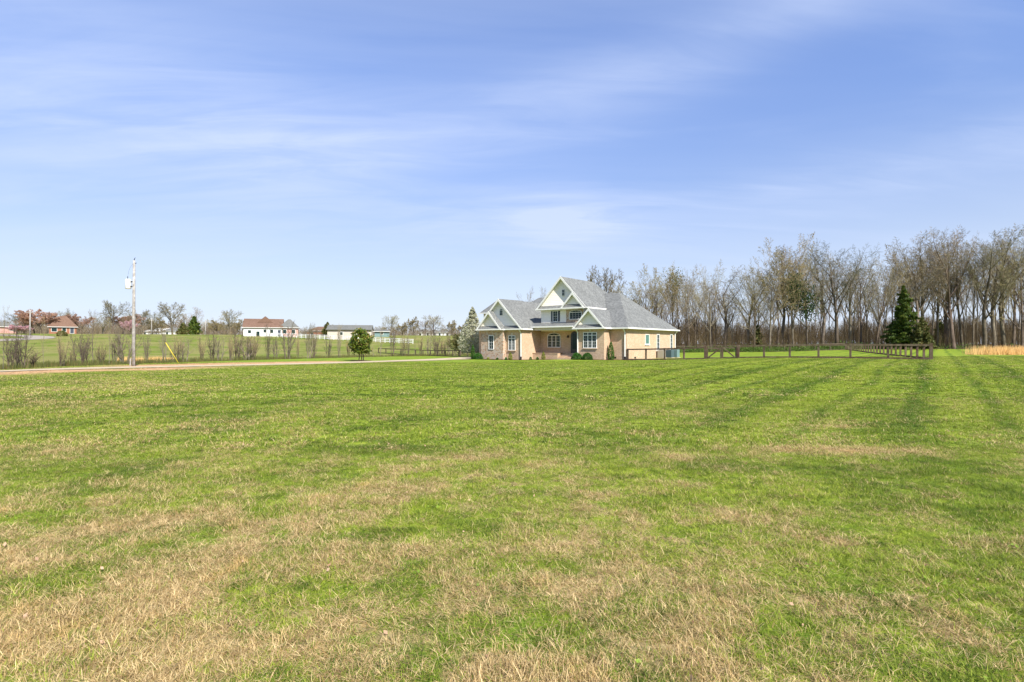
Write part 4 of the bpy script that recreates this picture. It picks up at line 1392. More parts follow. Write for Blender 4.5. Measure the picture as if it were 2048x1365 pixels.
def place_tree(key, x, y, h, name, label, cat='tree', group=None, rz=None, wide=None, rs=random.Random(3)):
    ma, mb_, bm_, hh, wd = PROTO[key]
    r = empty(name, (x, y, gz(x, y)), rz if rz is not None else rs.uniform(0, 6.28), label, cat, group)
    s = h / hh
    sw = s if wide is None else wide / 2 / wd
    r.scale = (sw, sw, s)
    for nm, me in (('trunk', ma), ('crown', mb_), ('buds', bm_)):
        if me is None: continue
        o = bpy.data.objects.new(nm, me); COL.objects.link(o); o.parent = r
    return r


proto_tree('fo0', 1, FOREST)
proto_tree('fo1', 2, FOREST, twig='twigtan')
proto_tree('fo2', 3, TALL)
proto_tree('fo3', 4, TALL, bark='barkpale', twig='twig')
proto_tree('fo4', 5, FOREST, bark='barkpale', twig='twigtan', buds='tanbud', budsize=0.10, budn=0.5)
proto_tree('fo5', 6, TALL, twig='twigtan')
proto_tree('sp0', 7, SPREAD)
proto_tree('sp1', 8, SPREAD, bark='barkpale', twig='twigtan')
proto_tree('spr', 9, SPREAD, twig='twigred', buds='redbud', budsize=0.13, budn=3)
proto_tree('spb', 10, SPREAD, twig='twigtan', buds='tanbud', budsize=0.12, budn=2)
proto_tree('spp', 11, SPREAD, twig='twig', buds='pinkbud', budsize=0.15, budn=3)
proto_tree('sa0', 12, SAP, multi=5, twig='bark')
proto_tree('sa1', 13, SAP, multi=3, bark='barkpale')
proto_tree('sa2', 14, SAP, multi=1, bark='barkpale', twig='twigtan')
proto_tree('sa3', 15, SAP, multi=6, twig='twigtan', spreadr=0.6)
proto_tree('sa4', 16, dict(SAP, L=3.6, r=0.11), multi=3, twig='bark')

ORD = ['first', 'second', 'third', 'fourth', 'fifth', 'sixth', 'seventh', 'eighth', 'ninth', 'tenth', 'eleventh', 'twelfth', 'thirteenth', 'fourteenth', 'fifteenth',
       'sixteenth', 'seventeenth', 'eighteenth', 'nineteenth', 'twentieth']


def hpx(top, x, Y):
    return (688 - top) * Y / FPX + EYE - gz(x, Y)


# front row of the wood: photo column of the trunk, crown top row, depth, kind, crown width
ROW = [(1290, 532, 112, 'fo4', 8.5), (1318, 540, 108, 'fo1', 6.5), (1350, 526, 110, 'fo5', 5), (1378, 527, 107, 'fo0', 6.5), (1421, 517, 106, 'fo0', 9), (1450, 534, 109, 'fo3', 6.5),
       (1494, 538, 108, 'fo2', 7), (1508, 520, 104, 'fo1', 6.5), (1538, 500, 104, 'fo4', 8.5), (1562, 482, 108, 'fo2', 8), (1587, 470, 105, 'fo4', 9), (1615, 478, 104, 'fo0', 8),
       (1645, 494, 107, 'fo3', 7), (1676, 474, 103, 'fo2', 7.5), (1700, 494, 105, 'fo3', 6.5), (1722, 488, 103, 'fo0', 7.5), (1752, 510, 106, 'fo5', 6.5), (1768, 505, 102, 'fo0', 7)]
ROW2 = [(1812, 484, 107, 'fo4', 8), (1832, 474, 104, 'fo3', 7), (1852, 470, 106, 'fo2', 7.5), (1875, 458, 105, 'fo0', 8), (1896, 462, 108, 'fo2', 6.5), (1908, 456, 103, 'fo2', 8),
        (1925, 458, 106, 'fo5', 7.5), (1946, 464, 104, 'fo0', 7), (1968, 460, 102, 'fo2', 8), (1988, 464, 106, 'fo3', 7.5), (2008, 458, 103, 'fo2', 8), (2026, 452, 105, 'fo5', 8),
        (2044, 462, 101, 'fo1', 8), (2068, 458, 104, 'fo2', 8), (2100, 462, 102, 'fo0', 8), (2140, 458, 104, 'fo2', 9), (2190, 465, 103, 'fo4', 9)]
KINDW = {'fo0': 'grey-brown twigs', 'fo1': 'tan twigs', 'fo2': 'tall ascending grey limbs', 'fo3': 'pale bark', 'fo4': 'tan budding crown', 'fo5': 'upright tan crown'}
for i, (p, top, Y, k, wd) in enumerate(ROW):
    x, y, z = at(p, Y)
    o = place_tree(k, x, y, hpx(top, x, y), 'bare_tree', 'bare tree with %s, %s of the front row from the house' % (KINDW[k], ORD[i]), 'tree', 'front row of bare trees at the wood edge', wide=wd * 1.55)
    if p in (1587, 1350, 1615):
        rs = np.random.RandomState(i)
        hh = {1587: 11.5, 1350: 13.5, 1615: 9}[p]; n_ = {1587: 2600, 1350: 1500, 1615: 1500}[p]
        C = rs.normal(0, 1, (n_, 3)) * np.array([0.9, 0.9, 1.9]) + np.array([0.2, 0, hh])
        C = C[np.abs(C[:, 2] - hh) < 3.6]
        C /= np.array(o.scale)
        leaf_obj('ivy', C, rs.uniform(0.15, 0.32, len(C)), M['ivy' if p != 1350 else 'cedaro'], rs, o)
for i, (p, top, Y, k, wd) in enumerate(ROW2):
    x, y, z = at(p, Y)
    place_tree(k, x, y, hpx(top, x, y), 'bare_tree', 'bare tree with %s, %s to the right of the tall cedar' % (KINDW[k], ORD[i]), 'tree', 'front row of bare trees at the wood edge', wide=wd * 1.55)
# trees standing deeper in the wood
DEEP = {}
COLS = [(r_[0], '%s front row tree from the house' % ORD[i]) for i, r_ in enumerate(ROW)] + [(r_[0], '%s tree right of the tall cedar' % ORD[i]) for i, r_ in enumerate(ROW2)]
rr = random.Random(11)
for i in range(66):
    p = 1262 + (2130 - 1262) * (i + rr.random()) / 66
    Y = rr.uniform(114, 138)
    lim = np.interp(p, [1262, 1300, 1420, 1480, 1540, 1600, 1700, 1770, 1840, 1900, 2130], [580, 552, 538, 560, 520, 495, 500, 520, 485, 472, 470])
    top = lim + abs(rr.gauss(0, 22))
    x, y, z = at(p, Y)
    near = min(COLS, key=lambda c: abs(c[0] - p))[1]
    DEEP[near] = DEEP.get(near, -1) + 1
    place_tree(rr.choice(['fo2', 'fo3', 'fo5', 'fo2', 'fo0']), x, y, hpx(top, x, y), 'bare_tree', '%s slim bare tree deeper behind the %s' % (ORD[DEEP[near]], near), 'tree', 'slim bare trees deeper in the wood', wide=rr.uniform(5, 7))
# trees rising behind the house roof
for p, top, Y, k, wd, lab in ((1203, 531, 126, 'sp0', 12.5, 'bare grey rounded tree rising behind the main roof ridge'), (1056, 571, 118, 'fo0', 7, 'bare tree rising left of the main gable behind the roof'),
                              (1097, 572, 120, 'fo2', 4, 'slender bare treetop just left of the main gable'), (1080, 592, 124, 'fo2', 6, 'low treetop showing over the valley of the roof'), (1248, 566, 118, 'fo3', 7, 'bare tree showing just above the right roof hip')):
    x, y, z = at(p, Y)
    place_tree(k, x, y, hpx(top, x, y), 'bare_tree', lab, 'tree', wide=wd)


def cone_cloud(h, w2, n, seed, prof, scale=1.0, thr=0.0, z0=0.05):
    rs = np.random.RandomState(seed)
    m_ = n * 4
    t = rs.uniform(size=m_) ** 1.25; a = rs.uniform(0, 6.283, m_); q = rs.uniform(size=m_) ** 0.42
    pr = np.interp(t, prof[0], prof[1]) * w2
    C = np.stack([np.cos(a) * q * pr, np.sin(a) * q * pr, h * (z0 + (1 - z0) * t)], -1)
    nz = np.array([mnoise.noise(Vector((p[0] / scale + seed, p[1] / scale, p[2] / scale * 1.5))) for p in C])
    k = nz > thr + 0.25 * (q - 0.6)
    return C[k][:n]


def conifer(name, loc, h, w2, mat, label, cat='cedar', seed=1, n=9000, leaf=0.22, base=0.06, lopsided=0.0, droop=0.25):
    rs = np.random.RandomState(seed)
    r = empty(name, loc, 0, label, cat)
    t_ = MB(); t_.tube([(0, 0, -0.3), (0.05, 0, h * 0.4), (0, 0.05, h * 0.97)], [0.022 * h, 0.013 * h, 0.01], 7)
    br = []
    nb = int(26 + h * 7)
    for i in range(nb):
        t = base + (0.97 - base) * (i / nb) ** 0.9
        a = rs.uniform(0, 6.283)
        L = w2 * np.interp(t, [0, 0.15, 0.35, 0.6, 0.85, 1], [0.85, 1.0, 0.85, 0.58, 0.28, 0.05]) * rs.uniform(0.5, 1.25)
        if lopsided: L *= 1 + lopsided * math.cos(a) * (1 if t < 0.4 else 0.0)
        br.append((t * h, a, L))
        e = (math.cos(a) * L * 0.9, math.sin(a) * L * 0.9, t * h + L * (0.18 - droop * 0.4))
        t_.tube([(0, 0, t * h), e], [0.012 * L + 0.015, 0.006], 4)
    t_.build('trunk', M['bark'], r, True)
    Ls = np.array([b_[2] for b_ in br]); pr = Ls ** 1.5; pr /= pr.sum()
    idx = rs.choice(len(br), n, p=pr)
    zz = np.array([b_[0] for b_ in br])[idx]; aa = np.array([b_[1] for b_ in br])[idx]; LL = Ls[idx]
    s = rs.uniform(0.12, 1.0, n) ** 0.8
    w_lat = 0.17 * LL * (1.15 - s * 0.8)
    lat = rs.normal(0, 1, n) * w_lat
    C = np.stack([np.cos(aa) * s * LL - np.sin(aa) * lat, np.sin(aa) * s * LL + np.cos(aa) * lat,
                  zz + s * LL * 0.18 - droop * (s * LL) ** 2 * 0.25 - np.abs(lat) * 0.25 + rs.normal(0, 0.05 * w2 * 0.5, n)], -1)
    C[:, 2] = np.maximum(C[:, 2], 0.25)
    V2 = cone_cloud(h, w2 * 0.95, n // 2, seed, ([0, 0.08, 0.2, 0.45, 0.75, 1.0], [0.75, 1.0, 0.92, 0.56, 0.27, 0.03]), w2 * 0.28, 0.08, base * 0.8)
    C = np.concatenate([C, V2])
    leaf_obj('crown', C, rs.uniform(0.6, 1.3, len(C)) * leaf, M[mat], rs, r, aspect=2.0)
    return r


x, y, z = at(1807, 97)
conifer('cedar_tree', (x, y, z), hpx(572, x, y), 2.95, 'cedar', 'dark green cedar with ragged cone crown before the bare wood', seed=3, n=15000, leaf=0.21)
x, y, z = at(1843, 94)
conifer('cedar_tree', (x, y, z), 5.6, 2.1, 'cedaro', 'shorter olive green cedar leaning against the tall cedar', seed=8, n=6000, leaf=0.24)
x, y, z = at(1515, 106)
conifer('cedar_tree', (x, y, z), 5.2, 1.5, 'cedaro', 'small dull green cedar behind the fence left of centre wood', seed=6, n=2500, leaf=0.24)
x, y, z = at(1880, 124)
conifer('cedar_tree', (x, y, z), 6.5, 1.9, 'cedar', 'dark low cedar in the shade right of the tall cedar', seed=7, n=2500, leaf=0.26)

# brush filling the wood
def build_brush():
    rs = np.random.RandomState(8)
    sap = []
    for k in range(5):
        a, b, tp = tree_meshes(300 + k, dict(SAP, levels=3, n=[(7, 10), 5], L=5.5, r=0.05, rmin=0.014, seg=[4, 3, 2]), 9)
        sap.append((np.array(a.v + b.v), np.array([f for f in a.f] + [tuple(i + len(a.v) for i in f) for f in b.f])))
    V, F, o = [], [], 0
    n = 1500
    for i in range(n):
        p = rs.uniform(1240, 2230); Y = rs.uniform(103, 150)
        if rs.uniform() < 0.25: Y = rs.uniform(100, 106)
        x, y, z = at(p, Y)
        v_, f_ = sap[rs.randint(5)]
        s = rs.uniform(0.35, 1.05) * (1.0 if Y > 108 else 0.65)
        a = rs.uniform(0, 6.28)
        c, sn = math.cos(a) * s, math.sin(a) * s
        w3 = np.stack([v_[:, 0] * c - v_[:, 1] * sn + x, v_[:, 0] * sn + v_[:, 1] * c + y, v_[:, 2] * s + z], -1)
        V.append(w3); F.append(f_ + o); o += len(v_)
    me = np_mesh('brush', np.concatenate(V), np.concatenate(F), M['brush'])
    ob = bpy.data.objects.new('brush', me); COL.objects.link(ob)
    tag(ob, 'tangled brown brush and thin saplings filling the wood floor', 'brush', kind='stuff')
    # far wood behind, reads as one brown mass
    V, F, o = [], [], 0
    for i in range(1900):
        p = rs.uniform(1180, 2260); Y = rs.uniform(150, 185)
        x, y, z = at(p, Y)
        v_, f_ = sap[rs.randint(5)]
        s = rs.uniform(0.8, 1.15) + 0.75 * float(fbm(np.array([p]), np.array([0.0]), 45.0, 3, 2)[0])
        a = rs.uniform(0, 6.28); c, sn = math.cos(a) * s, math.sin(a) * s
        w3 = np.stack([v_[:, 0] * c - v_[:, 1] * sn + x, v_[:, 0] * sn + v_[:, 1] * c + y, v_[:, 2] * s + z], -1)
        V.append(w3); F.append(f_ + o); o += len(v_)
    me = np_mesh('far_woods', np.concatenate(V), np.concatenate(F), M['brush'])
    ob = bpy.data.objects.new('far_woods', me); COL.objects.link(ob)
    tag(ob, 'brown mass of bare woods far behind the front trunks', 'woods', kind='stuff')
    # green undergrowth at the wood edge
    C = []
    for i in range(230):
        p = rs.uniform(1352, 1760) if rs.uniform() < 0.7 else rs.uniform(1240, 2150)
        Y = rs.uniform(99.5, 104)
        x, y, z = at(p, Y)
        k = rs.randint(60, 190); hh = rs.uniform(0.3, 1.0)
        C.append(rs.normal(0, 1, (k, 3)) * np.array([0.8, 0.5, hh * 0.45]) + np.array([x, y, z + hh * 0.5]))
    C = np.concatenate(C)
    ob = leaf_obj('undergrowth', C, rs.uniform(0.06, 0.16, len(C)), M['underg'], rs)
    tag(ob, 'low green undergrowth along the foot of the wood', 'undergrowth', kind='stuff')


build_brush()

# broomsedge strips
def blades(name, X, Y, h0, h1, wd, mat, label, cat, seed=1, jit=0.35):
    rs = np.random.RandomState(seed)
    n = len(X)
    Z = ground(X, Y)
    a = rs.uniform(0, 6.283, n); h = (h0 + (h1 - h0) * rs.uniform(size=n) ** 1.5) * (0.55 + 0.9 * fbm(X, Y, 1.1, 71, 3)); w2 = rs.uniform(0.6, 1.4, n) * wd / 2
    l = rs.uniform(0, jit, n) * h; la = rs.uniform(0, 6.283, n)
    c, s = np.cos(a) * w2, np.sin(a) * w2
    B0 = np.stack([X - c, Y - s, Z - 0.02], -1); B1 = np.stack([X + c, Y + s, Z - 0.02], -1)
    T0 = np.stack([X + np.cos(la) * l + c * 0.25, Y + np.sin(la) * l + s * 0.25, Z + h], -1)
    T1 = np.stack([X + np.cos(la) * l - c * 0.25, Y + np.sin(la) * l - s * 0.25, Z + h], -1)
    V = np.stack([B0, B1, T0, T1], 1).reshape(-1, 3)
    me = np_mesh(name, V, np.arange(4 * n).reshape(-1, 4), M[mat])
    o = bpy.data.objects.new(name, me); COL.objects.link(o)
    return tag(o, label, cat, kind='stuff')


rs = np.random.RandomState(21)
n = 26000
Yb = 60 + 9 * rs.uniform(size=n); pb = rs.uniform(1925, 2260, n)
Xb = (pb - 1024) / FPX * Yb
k = rs.uniform(size=n) < np.clip((pb - 1925) / 80, 0.03, 1) * np.clip(fbm(Xb, Yb, 1.3, 5, 3) * 3.6 - 0.9 + 0.12 * (Yb - 62), 0.02, 1)
blades('broomsedge', Xb[k], Yb[k], 0.30, 1.0, 0.030, 'sedge', 'strip of tall orange broomsedge in the meadow at the right edge', 'tall grass', 4)
n = 9000
tb = rs.uniform(0, 1, n)
Yh = 60 + 7 * tb + rs.normal(0, 1.0, n); Xh = (rs.uniform(235, 352, n) - 1024) / FPX * Yh
k = fbm(Xh, Yh, 2.5, 6, 3) > 0.42
blades('broomsedge', Xh[k], Yh[k], 0.25, 0.6, 0.03, 'sedge', 'low orange dry grass in the dip behind the utility pole', 'tall grass', 5)

# ------------------------------------------------------------------ hedgerow of saplings on the left
HPX = [0, 250, 480, 640, 750, 930]; HPY = [40, 51, 67, 82, 91, 103]
HEDGE = [(-60, 645, 'sa0'), (-25, 640, 'sa3'), (6, 605, 'sa2'), (20, 655, 'sa0'), (41, 648, 'sa0'), (62, 690, 'sa3'), (87, 640, 'sa2'), (123, 668, 'sa3'), (143, 690, 'sa3'), (160, 648, 'sa4'), (170, 660, 'sa0'), (187, 628, 'sa2'), (202, 676, 'sa3'), (218, 636, 'sa2'),
         (229, 650, 'sa1'), (246, 640, 'sa4'), (294, 655, 'sa0'), (328, 652, 'sa1'), (352, 668, 'sa3'), (368, 672, 'sa1'), (403, 665, 'sa3'), (424, 648, 'sa0'), (438, 660, 'sa1'), (462, 656, 'sa3'), (474, 650, 'sa0'), (492, 662, 'sa1'), (506, 655, 'sa3'),
         (535, 642, 'sa0'), (550, 662, 'sa1'), (574, 648, 'sa4'), (596, 660, 'sa3'), (618, 632, 'sa1'), (627, 652, 'sa0'), (657, 668, 'sa0'), (678, 640, 'sa1'), (697, 672, 'sa3'), (712, 640, 'sa2'), (747, 688, 'sa2'), (761, 650, 'sa2'), (785, 640, 'sa4'), (807, 662, 'sa3'),
         (817, 668, 'sa1'), (829, 648, 'sa2'), (842, 664, 'sa3'), (857, 668, 'sa1'), (871, 664, 'sa0'), (885, 672, 'sa3'), (897, 664, 'sa1'), (911, 656, 'sa0'), (924, 660, 'sa4')]
rr = random.Random(5)
def hedge_label(p, i, seen):
    if p < 0: zone = 'beyond the left edge of the lawn'
    elif p < 262: zone = 'left of the utility pole'
    elif p < 345: zone = 'between utility pole and yellow guy marker'
    elif p < 480: zone = 'right of the yellow guy marker'
    elif p < 600: zone = 'in front of the far white house'
    elif p < 700: zone = 'left of the magnolia, below the barn'
    elif p < 800: zone = 'around and right of the magnolia'
    else: zone = 'behind the dark fence'
    seen[zone] = seen.get(zone, -1) + 1
    return zone, ORD[min(seen[zone], 19)]
seen = {}
for i, (p, top, k) in enumerate(HEDGE):
    Y = float(np.interp(p, HPX, HPY)) + rr.uniform(-1.2, 1.2)
    x, y, z = at(p, Y)
    zone, o_ = hedge_label(p, i, seen)
    nm = {'sa0': 'bushy bare sapling clump', 'sa1': 'slim bare sapling clump', 'sa2': 'single slender bare sapling', 'sa3': 'low twiggy tan thicket', 'sa4': 'dark forked young tree'}[k]
    place_tree(k, x, y, max(1.2, hpx(top, x, y) * rr.uniform(0.85, 1.12)), 'bare_sapling', '%s, %s from left %s' % (nm, o_, zone), 'sapling', 'bare saplings along the old fence row', wide=rr.choice([0.9, 1.3, 1.6, 2.0, 2.6]) * rr.uniform(0.85, 1.15) * (0.6 if k == 'sa2' else 1))
# rough grass at the foot of the hedgerow
n = 26000
pb = rs.uniform(-120, 945, n)
Yb = np.interp(pb, HPX, HPY) + rs.normal(0, 0.9, n)
Yb = np.where(pb < 0, 40 + pb * 0.03, Yb) + rs.normal(0, 0.4, n)
Xb = (pb - 1024) / FPX * Yb
k = fbm(Xb, Yb, 2.0, 9, 3) > 0.38
blades('rough_grass', Xb[k], Yb[k], 0.15, 0.55, 0.03, 'cedaro', 'rough uncut grass at the foot of the bare saplings', 'rough grass', 6)

# ------------------------------------------------------------------ magnolia and pear
def magnolia():
    x, y, z = at(722, 58.5)
    r = empty('magnolia_tree', (x, y, z), 0, 'small glossy magnolia with oval crown standing in a mulch ring on the lawn', 'magnolia')
    rs = np.random.RandomState(4)
    t_ = MB()
    for k, (bx, tx) in enumerate(((-0.32, -0.20), (0.05, 0.1), (0.30, 0.32))):
        t_.tube([(bx * 0.7, 0.1 * (k - 1), -0.1), (tx * 0.8, 0.1, 0.7), (tx, 0.05 * k, 1.3), (tx * 0.5, 0, 2.6)], [0.055, 0.045, 0.035, 0.015], 7)
    for i in range(40):
        a = rs.uniform(0, 6.28); zb = rs.uniform(1.0, 2.9); L = rs.uniform(0.5, 1.0)
        t_.tube([(0, 0, zb), (math.cos(a) * L, math.sin(a) * L, zb + 0.3)], [0.015, 0.006], 4)
    t_.build('trunk', M['barkpale'], r, True)
    C = []
    for i in range(125):
        t = rs.uniform(0, 1)
        a = rs.uniform(0, 6.28)
        rad = np.interp(t, [0, 0.18, 0.4, 0.7, 0.9, 1], [0.80, 1.20, 1.25, 1.08, 0.85, 0.45])
        rc = rad * rs.uniform(0.45, 0.95)
        c = np.array([math.cos(a) * rc, math.sin(a) * rc, 0.98 + t * 2.25])
        C.append(c + rs.normal(0, 1, (46, 3)) * 0.135)
    C = np.concatenate(C)
    leaf_obj('crown', C, rs.uniform(0.09, 0.17, len(C)), M['magnolia'], rs, r, aspect=2.0)
    ring = [(x + 1.15 * math.cos(6.283 * k / 24) * (1 + 0.06 * math.sin(k * 2.1)), y + 1.25 * math.sin(6.283 * k / 24)) for k in range(24)]
    patch('mulch_ring', ring, M['mulch'], 0.03, 'round dark mulch ring under the magnolia')


magnolia()


def pear():
    spec = dict(SPREAD, levels=4, n=[16, 8, 7], start=[0.12, 0.15, 0.1], ang=[(24, 42), (24, 45), (28, 60)], L=6.6, r=0.13, lr=[0.42, 0.42, 0.45], rmin=0.012, env=lambda t: 1.1 - 0.8 * t)
    x, y, z = at(945, 76)
    h_ = hpx(614, x, y)
    r_ = empty('pear_tree', (x, y, z), 0, 'pear tree in creamy white blossom at the left end of the house', 'pear tree')
    rs = np.random.RandomState(61)
    t_ = MB(); t_.tube([(0, 0, -0.2), (0.03, 0, h_ * 0.4), (0, 0.03, h_ * 0.95)], [0.11, 0.07, 0.01], 7)
    for i in range(60):
        a = rs.uniform(0, 6.28); zb = h_ * rs.uniform(0.1, 0.8); L = 1.8 * (1 - zb / h_) + 0.2
        t_.tube([(0, 0, zb), (math.cos(a) * L * 0.6, math.sin(a) * L * 0.6, zb + L * 0.55), (math.cos(a) * L, math.sin(a) * L, zb + L * 1.1)], [0.03, 0.02, 0.006], 4)
    t_.build('trunk', M['bark'], r_, True)
    C = cone_cloud(h_, 1.95, 24000, 61, ([0, 0.1, 0.25, 0.5, 0.75, 0.92, 1.0], [0.75, 1.05, 1.1, 0.80, 0.42, 0.2, 0.04]), 0.38, 0.02, 0.08)
    leaf_obj('crown', C, rs.uniform(0.05, 0.11, len(C)), M['blossom'], rs, r_)
    spec = dict(SPREAD, levels=4, n=[14, 8, 6], start=[0.12, 0.15, 0.1], ang=[(24, 52), (24, 45), (28, 60)], L=3.0, r=0.10, lr=[0.6, 0.45, 0.45], rmin=0.012, env=lambda t: 1.1 - 0.5 * t)
    proto_tree('shrubtree', 62, spec, bark='bark', twig='twigtan', buds='cedaro', budsize=0.09, budn=2)
    for p, top, Y, wd, lab in ((918, 664, 92, 3.5, 'leafing green bush left of the blossoming pear'), (960, 668, 88, 4, 'leafing bush behind the pear tree at the house')):
        x, y, z = at(p, Y)
        place_tree('shrubtree', x, y, hpx(top, x, y), 'bush', lab, 'bush', wide=wd)



pear()

# ------------------------------------------------------------------ far trees on the hill
FAR = [(-20, 640, 210, 'sp0', 12, 'bare grey tree at the far left behind the pink house'), (12, 648, 200, 'spb', 9, 'tan budding tree at the left edge beside the pink brick house'),
       (28, 650, 165, 'spp', 8, 'pink flowering tree between pink house and far pole'), (48, 651, 168, 'spp', 8, 'pink flowering tree just left of the far pole'), (42, 625, 215, 'sp0', 14, 'grey bare tree above the pink flowering trees'),
       (82, 617, 185, 'spr', 16, 'tall red budding maple beside the red brick house'), (100, 628, 188, 'spr', 12, 'lower red budding maple against the brown roof'), (69, 632, 190, 'spr', 9, 'reddish young tree right of the far pole'),
       (122, 622, 230, 'sp0', 12, 'bare tree behind the red brick house roof'), (141, 616, 225, 'fo2', 7, 'thin bare tree over the brown roof ridge'), (162, 627, 205, 'spr', 13, 'rust brown budding tree right of the red brick house'),
       (186, 618, 215, 'fo0', 10, 'bare grey tree right of the rust brown tree'), (205, 632, 225, 'sp0', 12, 'bare low tree left of the tall spreading one'), (226, 600, 200, 'sp0', 15, 'tall bare spreading tree left of the utility pole'),
       (246, 627, 205, 'spr', 15, 'rust brown tree just left of the utility pole'), (262, 640, 180, 'spp', 7, 'small pale pink flowering tree behind the utility pole'), (283, 618, 225, 'sp0', 14, 'bare tree just right of the utility pole'),
       (304, 620, 230, 'fo0', 12, 'bare grey tree behind the second far pole'), (318, 634, 235, 'spb', 12, 'olive bare tree left of the big round oak'), (345, 603, 205, 'sp0', 17, 'big round bare oak on the hill crest'),
       (372, 628, 228, 'sp0', 11, 'bare tree right of the big oak'), (392, 612, 225, 'fo2', 8, 'thin tall bare tree behind the dark evergreen'), (412, 638, 215, 'fo4', 6, 'small tan tree right of the dark evergreen'),
       (430, 640, 220, 'spb', 11, 'olive budding tree between dark evergreen and white house'), (456, 618, 210, 'sp0', 12, 'gnarled bare tree left of the white house'), (478, 638, 222, 'spb', 9, 'low brown tree beside the white house'),
       (783, 629, 215, 'sp0', 10, 'bare grey tree right of the barn'), (805, 646, 240, 'spb', 11, 'low olive tree right of the bare grey one past the barn'), (828, 633, 235, 'spb', 9, 'tan bare tree before the far white houses'),
       (850, 640, 245, 'sp0', 10, 'bare low tree left of the rounded grey one'), (868, 629, 235, 'sp0', 13, 'rounded bare grey tree above the far white houses'), (904, 640, 205, 'spb', 8, 'dark brown dense tree left of the pear'),
       (925, 648, 225, 'spb', 8, 'tan bare tree between brown tree and pear'), (655, 668 - 22, 195, 'spb', 6, 'brown-green tree at the left end of the barn'), (760, 652, 300, 'sp0', 12, 'faint bare tree behind the right end of the barn')]
for p, top, Y, k, wd, lab in FAR:
    x, y, z = at(p, Y)
    place_tree(k, x, y, max(2, hpx(top, x, y)), 'far_tree', lab, 'tree', wide=wd * 0.8)
x, y, z = at(388, 200)
conifer('evergreen_tree', (x, y, z), hpx(633, x, y), 2.9, 'cedar', 'dense dark evergreen on the hill right of the big oak', 'evergreen', 31, 4200, 0.45)
x, y, z = at(367, 196)
conifer('evergreen_tree', (x, y, z), hpx(646, x, y), 2.1, 'cedaro', 'short olive evergreen left of the dense dark one', 'evergreen', 32, 2600, 0.4)
x, y, z = at(655, 190)
conifer('evergreen_tree', (x, y, z), hpx(646, x, y), 2.3, 'cedaro', 'olive evergreen against the left gable end of the barn', 'evergreen', 33, 2600, 0.4)
x, y, z = at(124, 150)
shrub('round_shrub', (x, y, z), 1.3, 1.6, 'cedaro', 'round golden shrub before the red brick house', 'shrub', leaf=0.2, n=900, seed=40)


def far_band():
    rs = np.random.RandomState(77)
    v_, f_ = [], []
    saps = []
    for k in range(5):
        a, b, tp = tree_meshes(400 + k, dict(SAP, levels=3, n=[(9, 12), 6], start=[0.1, 0.1], ang=[(30, 60), (30, 60)], L=5.0, r=0.09, rmin=0.035, lr=[0.5, 0.5], seg=[4, 3, 2]), 9)
        saps.append((np.array(a.v + b.v), np.array([f for f in a.f] + [tuple(i + len(a.v) for i in f) for f in b.f])))
    V, F, o = [], [], 0
    for i in range(1500):
        p = rs.uniform(-250, 990); Y = rs.uniform(255, 330)
        x, y, z = at(p, Y)
        v1, f1 = saps[rs.randint(5)]
        s = rs.uniform(0.5, 1.15) * (1.35 if p < 480 else 0.8)
        a = rs.uniform(0, 6.28); c, sn = math.cos(a) * s, math.sin(a) * s
        V.append(np.stack([v1[:, 0] * c - v1[:, 1] * sn + x, v1[:, 0] * sn + v1[:, 1] * c + y, v1[:, 2] * s + z], -1)); F.append(f1 + o); o += len(v1)
    me = np_mesh('distant_woods', np.concatenate(V), np.concatenate(F), M['twig'])
    ob = bpy.data.objects.new('distant_woods', me); COL.objects.link(ob)
    tag(ob, 'low hazy line of bare woods along the far hill crest', 'woods', kind='stuff')


far_band()

